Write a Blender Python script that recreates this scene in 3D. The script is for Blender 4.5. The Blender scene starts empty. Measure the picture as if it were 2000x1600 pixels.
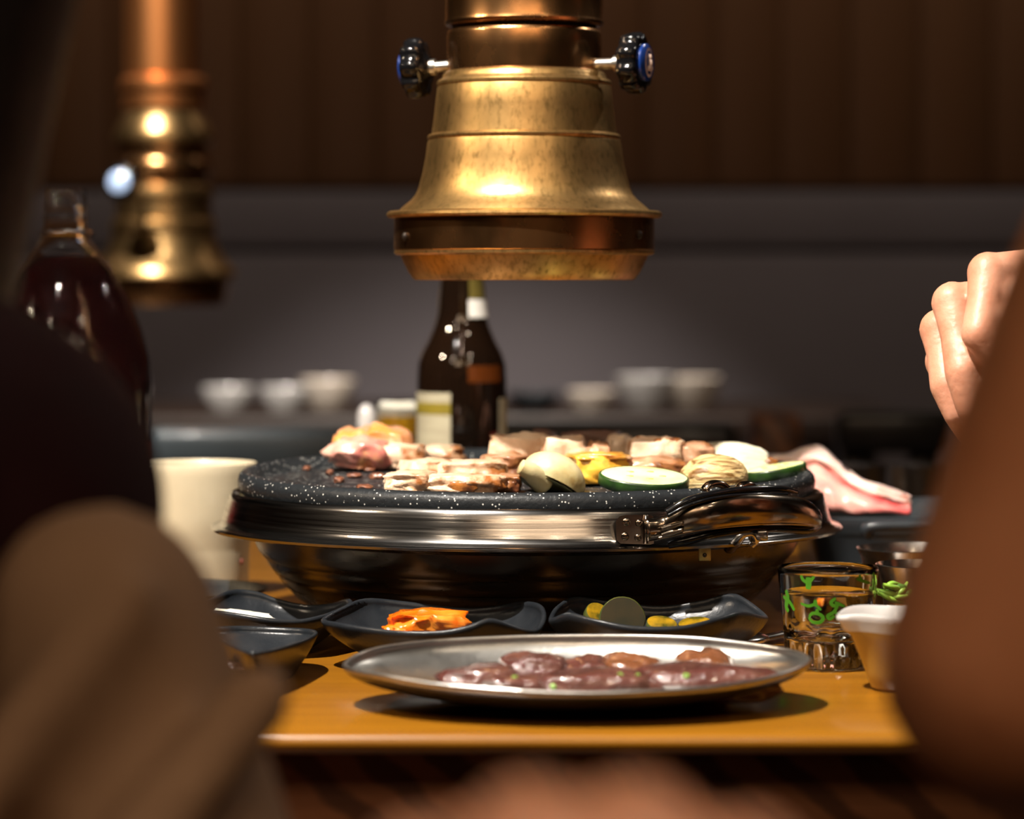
import bpy, bmesh, math, random
from mathutils import Vector, Matrix, noise
random.seed(7)
S = bpy.context.scene
COL = S.collection
PI = math.pi

# ---------------------------------------------------------------- camera
F, HY, ZC = 5700.0, 545.0, 0.961          # focal length in px of a 2000 px frame, horizon row, lens height (table top = 0.75)
TZ = 0.75
cam_d = bpy.data.cameras.new('camera'); cam = bpy.data.objects.new('camera', cam_d); COL.objects.link(cam)
cam.location = (0, 0, ZC); cam.rotation_euler = (PI/2, 0, 0)
cam_d.sensor_width = 36; cam_d.lens = F*36/2000; cam_d.shift_y = (HY-800)/2000
cam_d.clip_start = 0.05; cam_d.clip_end = 60
cam_d.dof.use_dof = True; cam_d.dof.focus_distance = 1.635; cam_d.dof.aperture_fstop = 5.9
S.camera = cam
# ---------------------------------------------------------------- world, exposure
w = bpy.data.worlds.new('room_dark'); S.world = w; w.use_nodes = True
w.node_tree.nodes['Background'].inputs[0].default_value = (1.0, 0.72, 0.5, 1)
w.node_tree.nodes['Background'].inputs[1].default_value = 0.012
S.view_settings.view_transform = 'Standard'; S.view_settings.look = 'None'
S.view_settings.gamma = 1; S.view_settings.use_curve_mapping = False
S.view_settings.exposure = 0.0

# ---------------------------------------------------------------- lamps of the room and added fill lights
def spot(name, loc, target, power, col, angle=70, blend=.5, rad=.03):
    d = bpy.data.lights.new(name, 'SPOT'); d.energy = power; d.color = col; d.spot_size = math.radians(angle)
    d.spot_blend = blend; d.shadow_soft_size = rad
    o = bpy.data.objects.new(name, d); COL.objects.link(o); o.location = loc
    o.rotation_euler = (Vector(target)-Vector(loc)).to_track_quat('-Z', 'Y').to_euler(); return o
def area(name, loc, target, power, col, sx, sy):
    d = bpy.data.lights.new(name, 'AREA'); d.shape = 'RECTANGLE'; d.size = sx; d.size_y = sy; d.energy = power; d.color = col
    o = bpy.data.objects.new(name, d); COL.objects.link(o); o.location = loc
    o.rotation_euler = (Vector(target)-Vector(loc)).to_track_quat('-Z', 'Y').to_euler(); return o
WARM = (1.0, .80, .58); NEUT = (1.0, .92, .82)
spot('table_spot', (-.55, 1.0, 2.50), (.02, 1.76, .80), 470, NEUT, 40, .35, .024)
spot('rear_table_spot', (-.80, 2.3, 2.5), (-.62, 3.5, 1.0), 420, NEUT, 46, .6, .03)
spot('far_table_spot', (.0, 4.0, 2.5), (-.05, 4.7, .78), 260, NEUT, 46, .6, .03)
spot('side_spot', (1.7, 2.9, 2.5), (.1, 1.9, .9), 40, NEUT, 50, .6, .03)
spot('aisle_spot', (-1.9, 1.2, 2.3), (-.0, 1.8, 1.05), 110, WARM, 30, .8, .06)
for i, (x, y) in enumerate([(-1.0, .2), (.9, .6), (-.3, -.9), (.5, -.6), (1.2, -.4), (-1.4, -.5)]):
    spot('ceiling_spot', (x, y, 2.55), (x*.5, y+1.2, .8), 9, WARM, 80, .9, .04)
spot('near_fill_spot', (.25, .25, 2.5), (.06, .62, .85), 60, WARM, 20, .8, .05)  # unseen fill spot added to brighten the near hand and arm
area('warm_fill', (0.1, -1.2, 2.5), (0, 1.5, .9), 17, (1, .70, .44), 2.4, .5)  # unseen warm fill added behind the lens for the near figures
area('wall_wash', (0, 4.3, 2.55), (0, 5.5, 1.2), 15, (1, .82, .66), 4.5, .3)

# ---------------------------------------------------------------- materials
def mat(name, col=(.5,.5,.5), rough=.5, metal=0, col2=None, scale=8, stretch=(1,1,1), lo=.35, hi=.65, bump=0, bscale=None,
        coat=0, coat_r=.08, trans=0, ior=1.45, sss=0, sssr=(1,.4,.2), sssd=.005, rvar=0, spec=.5, detail=6, kind='noise', col3=None, scale3=20, lo3=.6, hi3=.7, aniso=0, dist=0, sheen=0, bdist=.002):
    m = bpy.data.materials.new(name); m.use_nodes = True
    nt = m.node_tree; N = nt.nodes; L = nt.links; b = N['Principled BSDF']
    b.inputs['Base Color'].default_value = (*col, 1); b.inputs['Roughness'].default_value = rough; b.inputs['Metallic'].default_value = metal
    b.inputs['Coat Weight'].default_value = coat; b.inputs['Coat Roughness'].default_value = coat_r
    b.inputs['Transmission Weight'].default_value = trans; b.inputs['IOR'].default_value = ior
    b.inputs['Specular IOR Level'].default_value = spec; b.inputs['Anisotropic'].default_value = aniso; b.inputs['Sheen Weight'].default_value = sheen
    if sss:
        b.inputs['Subsurface Weight'].default_value = sss; b.inputs['Subsurface Radius'].default_value = sssr; b.inputs['Subsurface Scale'].default_value = sssd
    tc = N.new('ShaderNodeTexCoord'); mp = N.new('ShaderNodeMapping'); mp.inputs['Scale'].default_value = stretch
    L.new(tc.outputs['Object'], mp.inputs['Vector'])
    def tex(k, sc):
        if k == 'voronoi':
            t = N.new('ShaderNodeTexVoronoi'); t.inputs['Scale'].default_value = sc; o = t.outputs['Distance']
        elif k == 'wave':
            t = N.new('ShaderNodeTexWave'); t.inputs['Scale'].default_value = sc; t.inputs['Distortion'].default_value = dist
            t.inputs['Detail'].default_value = 3; o = t.outputs['Fac']
        else:
            t = N.new('ShaderNodeTexNoise'); t.inputs['Scale'].default_value = sc; t.inputs['Detail'].default_value = detail
            t.inputs['Distortion'].default_value = dist; o = t.outputs['Fac']
        L.new(mp.outputs[0], t.inputs['Vector']); return o
    def step(o, a, c):
        r = N.new('ShaderNodeMapRange'); r.inputs[1].default_value = a; r.inputs[2].default_value = c; L.new(o, r.inputs[0]); return r.outputs[0]
    last = None
    if col2:
        f = step(tex(kind, scale), lo, hi)
        mx = N.new('ShaderNodeMix'); mx.data_type = 'RGBA'; mx.inputs['A'].default_value = (*col, 1); mx.inputs['B'].default_value = (*col2, 1)
        L.new(f, mx.inputs['Factor']); last = mx.outputs['Result']
        if rvar:
            r = N.new('ShaderNodeMapRange'); r.inputs[3].default_value = rough-rvar; r.inputs[4].default_value = rough+rvar
            L.new(f, r.inputs[0]); L.new(r.outputs[0], b.inputs['Roughness'])
        if col3:
            f3 = step(tex('noise', scale3), lo3, hi3)
            mx3 = N.new('ShaderNodeMix'); mx3.data_type = 'RGBA'; mx3.inputs['B'].default_value = (*col3, 1)
            L.new(last, mx3.inputs['A']); L.new(f3, mx3.inputs['Factor']); last = mx3.outputs['Result']
        L.new(last, b.inputs['Base Color'])
    if bump:
        bm_ = N.new('ShaderNodeBump'); bm_.inputs['Strength'].default_value = bump; bm_.inputs['Distance'].default_value = bdist
        L.new(tex('noise' if kind == 'voronoi' else kind, bscale or scale), bm_.inputs['Height']); L.new(bm_.outputs[0], b.inputs['Normal'])
    return m
M = {}
M['brass'] = mat('aged_brass', (.52,.315,.12), .40, 1, (.31,.185,.065), 85, (1,1,.5), .3, .72, bump=.06, bscale=300, rvar=.05, col3=(.25,.155,.055), scale3=340, lo3=.50, hi3=.70)
M['brass_polished'] = mat('polished_dark_brass', (.50,.31,.13), .33, 1, (.36,.22,.09), 30, lo=.3, hi=.7)
M['copper_dark'] = mat('polished_dark_copper', (.52,.27,.11), .26, 1, (.34,.16,.06), 45, (1,1,.6), .3, .72, bump=.03, bscale=200, rvar=.05)
M['copper'] = mat('orange_copper', (.62,.25,.085), .40, 1, (.6,.22,.07), 20, (1,1,.2), .3, .7)
M['black_plastic'] = mat('black_bakelite', (.004,.004,.0045), .13, spec=.4)
M['zinc'] = mat('zinc_stem', (.7,.68,.62), .3, 1)
M['cap_blue'] = mat('blue_enamel_cap', (.008,.03,.16), .22, coat=.3)
M['cap_cream'] = mat('cream_print', (.42,.30,.24), .4)
M['cap_white'] = mat('pale_blue_cap', (.45,.6,.9), .15, coat=1)
M['dark_metal'] = mat('dull_dark_metal', (.02,.014,.01), .5, .6)  # dark metal for the groove, inner ducts and screws
M['steel'] = mat('brushed_steel', (.31,.30,.29), .17, 1, (.24,.23,.22), 8, (1,1,60), .3, .7, bump=.05, bscale=10, rvar=.06)
M['steel_plain'] = mat('stainless_steel', (.55,.53,.50), .22, 1, (.42,.40,.37), 60, (1,1,1), .3, .7, rvar=.06)
M['bronze'] = mat('bronzed_steel', (.30,.24,.19), .19, 1, (.20,.16,.12), 50, (1,1,1), .3, .7, bump=.06, bscale=90, rvar=.06)
M['bowl_steel'] = mat('dark_drip_bowl', (.075,.060,.043), .28, .8, (.065,.052,.037), 20, (1,1,4), .3, .7, rvar=.06)
M['brass_tab'] = mat('brass_tab', (.70,.55,.20), .35, 1, (.5,.38,.12), 90)
def pan_mat():
    m = mat('speckled_black_cast_pan', (.011,.013,.015), .42, 0, (.50,.50,.47), 560, (1,1,1), .17, .10, kind='voronoi', bump=.25, bscale=300, spec=.3)
    # keep only some cells as flecks
    nt = m.node_tree; N = nt.nodes; L = nt.links
    v = [n for n in N if n.type == 'TEX_VORONOI'][0]; mx = [n for n in N if n.type == 'MIX'][0]; mr = [n for n in N if n.type == 'MAP_RANGE'][0]
    sp = N.new('ShaderNodeSeparateColor'); L.new(v.outputs['Color'], sp.inputs[0])
    g = N.new('ShaderNodeMath'); g.operation = 'GREATER_THAN'; g.inputs[1].default_value = .76; L.new(sp.outputs[0], g.inputs[0])
    mu = N.new('ShaderNodeMath'); mu.operation = 'MULTIPLY'; L.new(g.outputs[0], mu.inputs[0])
    r2 = N.new('ShaderNodeMapRange'); r2.inputs[1].default_value = .34; r2.inputs[2].default_value = .20; L.new(v.outputs['Distance'], r2.inputs[0])
    L.new(r2.outputs[0], mu.inputs[1]); L.new(mu.outputs[0], mx.inputs['Factor'])
    return m
M['pan'] = pan_mat()
M['grease'] = mat('greasy_char', (.06,.028,.018), .22, 0, (.20,.075,.04), 90, lo=.4, hi=.62, bump=.5, bscale=160, coat=.6)
M['pork'] = mat('seared_pork', (.70,.52,.37), .40, 0, (.50,.30,.17), 45, lo=.38, hi=.62, bump=.6, bscale=190, coat=.25, coat_r=.2, sss=.05, col3=(.30,.10,.022), scale3=60, lo3=.555, hi3=.63)
M['pork_brown'] = mat('browned_pork', (.50,.29,.18), .34, 0, (.26,.10,.03), 45, lo=.36, hi=.58, bump=.6, bscale=140, coat=.3, coat_r=.2, sss=.08, col3=(.12,.035,.012), scale3=60, lo3=.54, hi3=.64)
M['pork_shaded'] = mat('shade_darkened_pork', (.16,.085,.06), .5, 0, (.07,.032,.02), 40, lo=.35, hi=.65, bump=.4, bscale=120)  # darker pork for the back pieces: the hood's shade put into the colour
M['pork_sauced'] = mat('orange_sauced_pork', (.66,.26,.06), .28, 0, (.56,.30,.20), 34, lo=.42, hi=.6, bump=.35, bscale=110, coat=.5, sss=.12, col3=(.42,.12,.015), scale3=50, lo3=.58, hi3=.7)
M['pork_pink'] = mat('half_raw_pork', (.62,.36,.28), .28, 0, (.50,.16,.13), 30, lo=.42, hi=.62, bump=.25, bscale=110, coat=.5, sss=.15, col3=(.66,.36,.12), scale3=36, lo3=.6, hi3=.7)
M['crust'] = mat('charred_crust', (.40,.14,.025), .3, 0, (.10,.03,.01), 90, lo=.4, hi=.62, bump=.5, bscale=160, coat=.4)
M['raw_belly'] = mat('raw_pork_belly', (.80,.40,.34), .34, 0, (.60,.09,.09), 16, (.7,1,2.0), .40, .56, bump=.12, bscale=90, coat=.35, sss=.2, dist=1.2)
M['belly_fat'] = mat('raw_pork_fat', (.86,.66,.60), .36, 0, (.80,.50,.42), 18, lo=.4, hi=.65, coat=.3, sss=.2)
M['raw_offal'] = mat('raw_marinated_meat', (.080,.026,.021), .17, 0, (.125,.054,.040), 40, lo=.42, hi=.64, bump=.8, bscale=240, coat=.8, coat_r=.05, sss=.06, col3=(.07,.02,.022), scale3=24, lo3=.55, hi3=.7)
M['raw_offal_tan'] = mat('raw_tan_meat', (.14,.05,.02), .2, 0, (.18,.08,.045), 36, lo=.42, hi=.64, bump=.8, bscale=240, coat=.8, coat_r=.05, sss=.06, col3=(.22,.07,.04), scale3=40, lo3=.58, hi3=.7)
M['scallion'] = mat('chopped_scallion', (.10,.28,.03), .35, 0, (.3,.48,.1), 200)
M['mushroom'] = mat('mushroom_flesh', (.60,.52,.30), .45, 0, (.46,.36,.16), 36, lo=.4, hi=.65, bump=.35, bscale=120, sss=.1, col3=(.30,.17,.04), scale3=44, lo3=.6, hi3=.7)
M['mushroom_cap'] = mat('wrinkled_mushroom_cap', (.62,.46,.21), .42, 0, (.17,.08,.018), 75, (.45,1.0,2.4), .46, .60, bump=1.0, bscale=120, sss=.08, dist=1.5)
M['mushroom_gill'] = mat('mushroom_underside', (.45,.44,.25), .5, 0, (.22,.20,.09), 60, lo=.35, hi=.65, bump=.3, bscale=200)
M['squash'] = mat('grilled_potato_flesh', (.80,.48,.06), .34, 0, (.72,.35,.03), 36, lo=.4, hi=.65, coat=.3, sss=.1, bump=.2, bscale=120, col3=(.40,.15,.012), scale3=60, lo3=.6, hi3=.7)
M['zucchini'] = mat('zucchini_flesh', (.80,.80,.42), .36, 0, (.66,.68,.22), 40, lo=.45, hi=.7, sss=.15, coat=.2, bump=.12, bscale=120)
M['zucchini_skin'] = mat('zucchini_skin', (.008,.026,.005), .35, 0, (.022,.065,.009), 90, lo=.4, hi=.65, coat=.2)
M['seed'] = mat('zucchini_seed', (.55,.50,.16), .4, 0, (.45,.4,.1), 90)
M['onion'] = mat('grilled_onion', (.74,.70,.56), .3, 0, (.66,.58,.36), 30, (1,4,1), .4, .65, sss=.2, coat=.3, col3=(.46,.2,.04), scale3=40, lo3=.62, hi3=.74)
M['pickle_skin'] = mat('pickled_zucchini_skin', (.03,.045,.012), .22, 0, (.09,.09,.02), 70, coat=.5)
M['pickle_dark'] = mat('dark_pickle_flesh', (.022,.014,.003), .6, 0, (.010,.009,.002), 60, spec=.15)
M['pickle'] = mat('pickled_zucchini_flesh', (.30,.17,.006), .25, 0, (.05,.045,.005), 120, coat=.4, sss=.1)
M['kimchi'] = mat('orange_kimchi', (.70,.135,.004), .18, 0, (.74,.27,.035), 36, lo=.45, hi=.66, bump=.4, bscale=100, coat=.7, sss=.15, col3=(.60,.08,.004), scale3=60, lo3=.54, hi3=.68)
M['radish'] = mat('white_radish', (.82,.80,.72), .25, 0, (.70,.68,.58), 40, sss=.2, coat=.3)
M['melamine'] = mat('matt_black_melamine', (.010,.012,.015), .30, 0, (.016,.018,.021), 60, lo=.35, hi=.65, bump=.10, bscale=420, spec=.35)
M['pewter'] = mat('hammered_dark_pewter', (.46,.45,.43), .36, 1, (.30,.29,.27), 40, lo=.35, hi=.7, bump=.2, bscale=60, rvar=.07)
M['pewter_shaded'] = mat('shade_darkened_underside', (.035,.030,.026), .30, .4, (.025,.021,.018), 40)  # pewter darkened to carry the shade beneath the dish
M['slate'] = mat('blue_grey_tray', (.020,.024,.028), .30, 0, (.03,.035,.04), 20, spec=.4)
M['cream'] = mat('cream_stoneware', (.50,.44,.31), .42, 0, (.42,.36,.25), 12, lo=.35, hi=.65, coat=.2, bump=.06, bscale=60)
M['rust_fleck'] = mat('rust_fleck', (.25,.05,.02), .5, 0, (.15,.03,.02), 200)
M['porcelain'] = mat('white_porcelain', (.55,.53,.52), .14, 0, (.50,.48,.46), 20, coat=.4)
M['ochre_lower'] = mat('ochre_lower', (.36,.20,.04), .16, 0, (.30,.16,.03), 20, coat=.3)  # ochre colour of the cup's lower outside
M['porcelain_warm'] = mat('ivory_porcelain', (.66,.58,.50), .2, 0, (.56,.48,.40), 14, coat=.3)
M['glass'] = mat('clear_glass', (.97,.99,.97), 0.0, trans=1, ior=1.5)
M['water'] = mat('clear_liquor', (1,1,1), 0.0, trans=1, ior=1.33)
M['green_print'] = mat('green_print', (.035,.16,.006), .4, 0, (.05,.20,.01), 80)
M['pet'] = mat('clear_bottle_plastic', (.95,.95,.95), .03, trans=1, ior=1.12)
M['cola'] = mat('dark_cola', (.012,.003,.003), .06, 0, (.016,.004,.004), 10, coat=.6, bump=.5, bscale=38)
M['red_label'] = mat('red_label', (.10,.004,.004), .5, 0, (.07,.003,.003), 30)
M['pale_label'] = mat('pale_label_edge', (.66,.50,.42), .4, 0, (.58,.44,.38), 30)
M['amber_glass'] = mat('dark_brown_bottle_glass', (.005,.003,.002), .05, 0, (.009,.004,.002), 14, coat=1, coat_r=.02)
M['amber_glow'] = mat('amber_beer_edge', (.07,.018,.003), .2, 0, (.09,.022,.004), 30, coat=.4)
M['label_cream'] = mat('cream_paper_label', (.40,.37,.26), .5, 0, (.33,.30,.21), 40, (1,1,5))
M['label_olive'] = mat('olive_gold_band', (.22,.17,.02), .4, 0, (.15,.12,.015), 40)
M['foil'] = mat('gold_neck_foil', (.30,.24,.06), .35, .6, (.2,.15,.03), 40)
M['label_white'] = mat('white_paper_label', (.75,.73,.68), .5, 0, (.68,.66,.6), 40)
M['beer'] = mat('pale_beer', (.75,.40,.02), .12, 0, (.65,.33,.015), 10, coat=.4, sss=.2)
M['foam'] = mat('beer_foam', (.85,.80,.70), .6, 0, (.76,.7,.58), 80)
def wood(name, c1, c2, scale, stretch, rough, coat, dist=3, bump=.05):
    return mat(name, c1, rough, 0, c2, scale, stretch, .3, .75, coat=coat, coat_r=.12, dist=dist, bump=bump, rvar=.04)
M['table_wood'] = wood('varnished_orange_wood', (.245,.098,.005), (.165,.060,.003), 6, (1,9,1), .32, .35, .6)
M['edge_wood'] = mat('dark_edge_grain', (.26,.10,.04), .45, 0, (.10,.036,.015), 16, (1.0,1,1.0), .35, .8, kind='wave', dist=5, coat=.05)
for n_ in M['edge_wood'].node_tree.nodes:
    if n_.type == 'TEX_WAVE': n_.bands_direction = 'DIAGONAL'
M['dark_wood'] = wood('dark_stained_wood', (.016,.007,.004), (.010,.005,.003), 5, (1,8,1), .45, .0)
M['wall_wood'] = wood('brown_wall_board', (.14,.063,.026), (.122,.055,.022), 3, (5,1,.4), .55, 0, 1)
M['wainscot'] = mat('mauve_grey_panel', (.135,.118,.130), .7, 0, (.118,.102,.113), 4, lo=.3, hi=.7)
M['vinyl'] = mat('black_vinyl', (.020,.018,.018), .30, 0, (.028,.025,.026), 30, coat=.2)
M['vinyl_sheen'] = mat('blue_sheen_vinyl', (.10,.125,.145), .38, 0, (.075,.095,.11), 10, coat=.1)  # blue-grey reflection on black vinyl put into the base colour
M['floor'] = wood('dark_floor_board', (.06,.03,.018), (.04,.02,.012), 3, (1,6,1), .4, .1)
M['plaster'] = mat('dark_ceiling', (.05,.035,.025), .8, 0, (.04,.03,.02), 5)
M['skin'] = mat('bare_skin', (.52,.255,.165), .46, 0, (.43,.18,.105), 60, lo=.3, hi=.7, bump=.5, bscale=220, sss=.15, sssd=.005, bdist=.001)
M['skin_tan'] = mat('tanned_skin', (.46,.185,.085), .55, 0, (.38,.14,.06), 20, lo=.3, hi=.7, sss=.1, sssd=.008)
M['nail'] = mat('fingernail', (.72,.46,.38), .25, coat=.4)
M['hair'] = mat('black_hair', (.008,.006,.006), .4, 0, (.014,.010,.009), 90, (6,6,.6), bump=.4, bscale=140)
M['maroon'] = mat('dark_maroon_knit', (.020,.0035,.005), .9, 0, (.011,.002,.003), 22, lo=.3, hi=.7, spec=.2)
M['tan_cloth'] = mat('tan_coat_cloth', (.25,.145,.082), .85, 0, (.19,.105,.056), 9, lo=.3, hi=.7)
M['black_cloth'] = mat('black_cotton', (.010,.009,.009), .9, 0, (.014,.012,.012), 30)
M['denim'] = mat('dark_trousers', (.014,.014,.018), .9, 0, (.02,.02,.025), 50)
M['eye'] = mat('eye_white', (.8,.78,.75), .1); M['iris'] = mat('dark_iris', (.02,.01,.006), .1); M['lip'] = mat('lips', (.42,.14,.12), .4)
M['herb'] = mat('green_herb_stem', (.16,.34,.03), .35, 0, (.30,.48,.07), 60, sss=.1)
M['herb_dark'] = mat('green_herb_leaf', (.04,.13,.015), .4, 0, (.08,.2,.02), 60)

# ---------------------------------------------------------------- mesh helpers
ORG = {}
def P(x, y, D): return Vector(((x-1000)/F*D, D, ZC-(y-HY)/F*D))
def Xp(x, D): return (x-1000)/F*D
def Zp(y, D): return ZC-(y-HY)/F*D
def link(name, me, m, parent=None, origin=None, smooth=True, sharp=None):
    o = bpy.data.objects.new(name, me); COL.objects.link(o)
    if parent is not None:
        o.parent = parent; org = ORG[parent.name]
    else:
        org = Vector(origin) if origin is not None else Vector((0,0,0)); o.location = org
    ORG[o.name] = org
    if org.length: me.transform(Matrix.Translation(-org))
    if m: me.materials.append(m)
    if smooth:
        for p in me.polygons: p.use_smooth = True
        if sharp:
            bm = bmesh.new(); bm.from_mesh(me)
            for e in bm.edges:
                if len(e.link_faces) == 2 and e.calc_face_angle(0) > math.radians(sharp): e.smooth = False
            bm.to_mesh(me); bm.free()
    return o
def mesh(name, vs, fs, m, parent=None, origin=None, smooth=True, sharp=None, fix=True):
    me = bpy.data.meshes.new(name); me.from_pydata([tuple(v) for v in vs], [], fs)
    if fix:
        bm = bmesh.new(); bm.from_mesh(me); bmesh.ops.remove_doubles(bm, verts=bm.verts, dist=1e-6)
        bmesh.ops.recalc_face_normals(bm, faces=bm.faces); bm.to_mesh(me); bm.free()
    return link(name, me, m, parent, origin, smooth, sharp)
def tag(o, label=None, cat=None, group=None, kind=None):
    if label: o['label'] = label
    if cat: o['category'] = cat
    if group: o['group'] = group
    if kind: o['kind'] = kind
    return o
def thing(name, label, cat, loc, group=None):
    o = bpy.data.objects.new(name, None); COL.objects.link(o); o.location = loc; o.empty_display_size = .05
    ORG[o.name] = Vector(loc); return tag(o, label, cat, group)
def lathe_data(prof, c, seg=64, a0=0, a1=2*PI, rmod=None):
    full = abs(a1-a0-2*PI) < 1e-6; n = seg if full else seg+1
    vs, fs = [], []
    for (r, z) in prof:
        for k in range(n):
            a = a0+(a1-a0)*k/seg; rr = rmod(r, z, a) if rmod else r
            vs.append((c[0]+rr*math.cos(a), c[1]+rr*math.sin(a), z))
    for i in range(len(prof)-1):
        for k in range(seg):
            k2 = (k+1) % n if full else k+1
            fs.append((i*n+k, i*n+k2, (i+1)*n+k2, (i+1)*n+k))
    return vs, fs
def lathe(name, prof, c, m, parent=None, origin=None, seg=64, a0=0, a1=2*PI, rmod=None, sharp=35, xf=None):
    prof = [(max(r, 1e-7), z) for r, z in prof]
    vs, fs = lathe_data(prof, c, seg, a0, a1, rmod)
    if xf: vs = [xf @ Vector(v) for v in vs]
    return mesh(name, vs, fs, m, parent, origin, True, sharp)
def spl(pts, n, closed=True):
    pts = [Vector(p) for p in pts]; N = len(pts); out = []
    segs = N if closed else N-1
    for i in range(n):
        t = i/n*segs if closed else i/(n-1)*segs
        k = min(int(t), segs-1); u = t-k
        g = (lambda j: pts[j % N]) if closed else (lambda j: pts[max(0, min(N-1, j))])
        a, b, c, d = g(k-1), g(k), g(k+1), g(k+2)
        out.append(.5*((2*b)+(c-a)*u+(2*a-5*b+4*c-d)*u*u+(3*b-a-3*c+d)*u*u*u))
    return out
def rings(name, rs, m, parent=None, origin=None, cap0=True, cap1=True, sharp=None, closed=True):
    n = len(rs[0]); vs = [v for r in rs for v in r]; fs = []
    for i in range(len(rs)-1):
        for k in range(n if closed else n-1):
            k2 = (k+1) % n; fs.append((i*n+k, i*n+k2, (i+1)*n+k2, (i+1)*n+k))
    if cap0: fs.append(tuple(range(n)))
    if cap1: fs.append(tuple(range((len(rs)-1)*n, len(rs)*n)))
    return mesh(name, vs, fs, m, parent, origin, True, sharp)
def tube(name, pts, rad, m, parent=None, origin=None, n=12, smoothn=0, flat=1.0, up=(0,0,1), sharp=None):
    pts = [Vector(p) for p in pts]; N0 = len(pts)
    rad = [rad]*N0 if isinstance(rad, (int, float)) else list(rad)
    if smoothn:
        rp = spl([(r, 0, 0) for r in rad], smoothn, False); pts = spl(pts, smoothn, False); rad = [v.x for v in rp]
    rs = []; up = Vector(up)
    for i, p in enumerate(pts):
        d = (pts[min(i+1, len(pts)-1)]-pts[max(i-1, 0)]).normalized()
        s = d.cross(up)
        if s.length < .05: s = d.cross(Vector((0, 1, .01)))
        s.normalize(); u = s.cross(d).normalized()
        rs.append([p+s*math.cos(2*PI*k/n)*rad[i]*flat+u*math.sin(2*PI*k/n)*rad[i] for k in range(n)])
    return rings(name, rs, m, parent, origin, sharp=sharp)
def box_data(x0, x1, y0, y1, z0, z1):
    vs = [(x, y, z) for z in (z0, z1) for y in (y0, y1) for x in (x0, x1)]
    return vs, [(0,1,3,2), (4,5,7,6), (0,1,5,4), (2,3,7,6), (0,2,6,4), (1,3,7,5)]
def box(name, x0, x1, y0, y1, z0, z1, m, parent=None, origin=None, bev=.003, seg=2):
    vs, fs = box_data(x0, x1, y0, y1, z0, z1); me = bpy.data.meshes.new(name); me.from_pydata(vs, [], fs)
    bm = bmesh.new(); bm.from_mesh(me); bmesh.ops.recalc_face_normals(bm, faces=bm.faces)
    if bev: bmesh.ops.bevel(bm, geom=bm.edges[:], offset=bev, segments=seg, affect='EDGES', profile=.5)
    bm.to_mesh(me); bm.free()
    return link(name, me, m, parent, origin, bool(bev), 50)
def ball(name, c, r, m, parent=None, origin=None, n=10):
    r = Vector((r, r, r)) if isinstance(r, (int, float)) else Vector(r)
    bm = bmesh.new(); bmesh.ops.create_uvsphere(bm, u_segments=2*n, v_segments=n, radius=1)
    for v in bm.verts: v.co = Vector((v.co.x*r.x, v.co.y*r.y, v.co.z*r.z))+Vector(c)
    me = bpy.data.meshes.new(name); bm.to_mesh(me); bm.free(); return link(name, me, m, parent, origin)
def blob_mesh(c, size, rot=0, tilt=0, square=.55, amp=.10, fine=.04, seed=0, cuts=11, freq=1.5, bend=0, taper=0, flatbase=True):
    """a lumpy chunk: something between a box and an ellipsoid, uneven"""
    bm = bmesh.new(); bmesh.ops.create_cube(bm, size=2); bmesh.ops.subdivide_edges(bm, edges=bm.edges[:], cuts=cuts, use_grid_fill=True)
    off = Vector((seed*3.17, seed*1.71, seed*7.3)); R = Matrix.Rotation(rot, 3, 'Z') @ Matrix.Rotation(tilt, 3, 'X')
    for v in bm.verts:
        p = v.co.copy(); q = p.normalized()
        p = p*square+q*(1-square)*1.18
        nz = noise.noise_vector(p*freq+off); p += nz*amp*2; p += q*(noise.noise(p*freq*4+off)*fine*2+noise.noise(p*freq*9+off)*fine*.8)
        if flatbase and p.z < -.8: p.z = -.8-(p.z+.8)*.1
        if taper: p.y *= 1+taper*p.x; p.z *= 1+taper*.6*p.x
        if bend: p.z += bend*(p.x*p.x-.5)
        p = Vector((p.x*size[0], p.y*size[1], p.z*size[2])); v.co = R @ p+Vector(c)
    me = bpy.data.meshes.new('chunk'); bm.to_mesh(me); bm.free(); return me
def voxel(name, caps, m, parent=None, origin=None, vox=.004, smooth=3):
    """one continuous skin over tapered limbs: caps = (p1, r1, p2, r2)"""
    vs, fs = [], []
    def sphere_pair(p1, r1, p2, r2):
        p1, p2 = Vector(p1), Vector(p2); d = p2-p1; Ln = d.length
        q = (d if Ln > 1e-6 else Vector((0,0,1))).to_track_quat('Z', 'Y'); base = len(vs); n = 16; rows = []
        for k in range(1, 6): a = -PI/2+PI/2*k/6; rows.append((p1, r1, a))
        rows.append((p1, r1, 0)); rows.append((p2, r2, 0))
        for k in range(1, 6): a = PI/2*k/6; rows.append((p2, r2, a))
        for (c, r, a) in rows:
            for j in range(n):
                th = 2*PI*j/n; vs.append(c+q @ Vector((r*math.cos(a)*math.cos(th), r*math.cos(a)*math.sin(th), r*math.sin(a))))
        for i in range(len(rows)-1):
            for j in range(n): fs.append((base+i*n+j, base+i*n+(j+1) % n, base+(i+1)*n+(j+1) % n, base+(i+1)*n+j))
        fs.append(tuple(base+j for j in range(n-1, -1, -1))); fs.append(tuple(base+(len(rows)-1)*n+j for j in range(n)))
    for c in caps: sphere_pair(*c)
    me = bpy.data.meshes.new(name+'_raw'); me.from_pydata([tuple(v) for v in vs], [], fs)
    t = bpy.data.objects.new('tmp', me); COL.objects.link(t)
    r = t.modifiers.new('r', 'REMESH'); r.mode = 'VOXEL'; r.voxel_size = vox
    s = t.modifiers.new('s', 'SMOOTH'); s.iterations = smooth; s.factor = .5
    dg = bpy.context.evaluated_depsgraph_get(); out = bpy.data.meshes.new_from_object(t.evaluated_get(dg))
    bpy.data.objects.remove(t); bpy.data.meshes.remove(me); out.materials.clear(); out.name = name
    return link(name, out, m, parent, origin)

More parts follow.
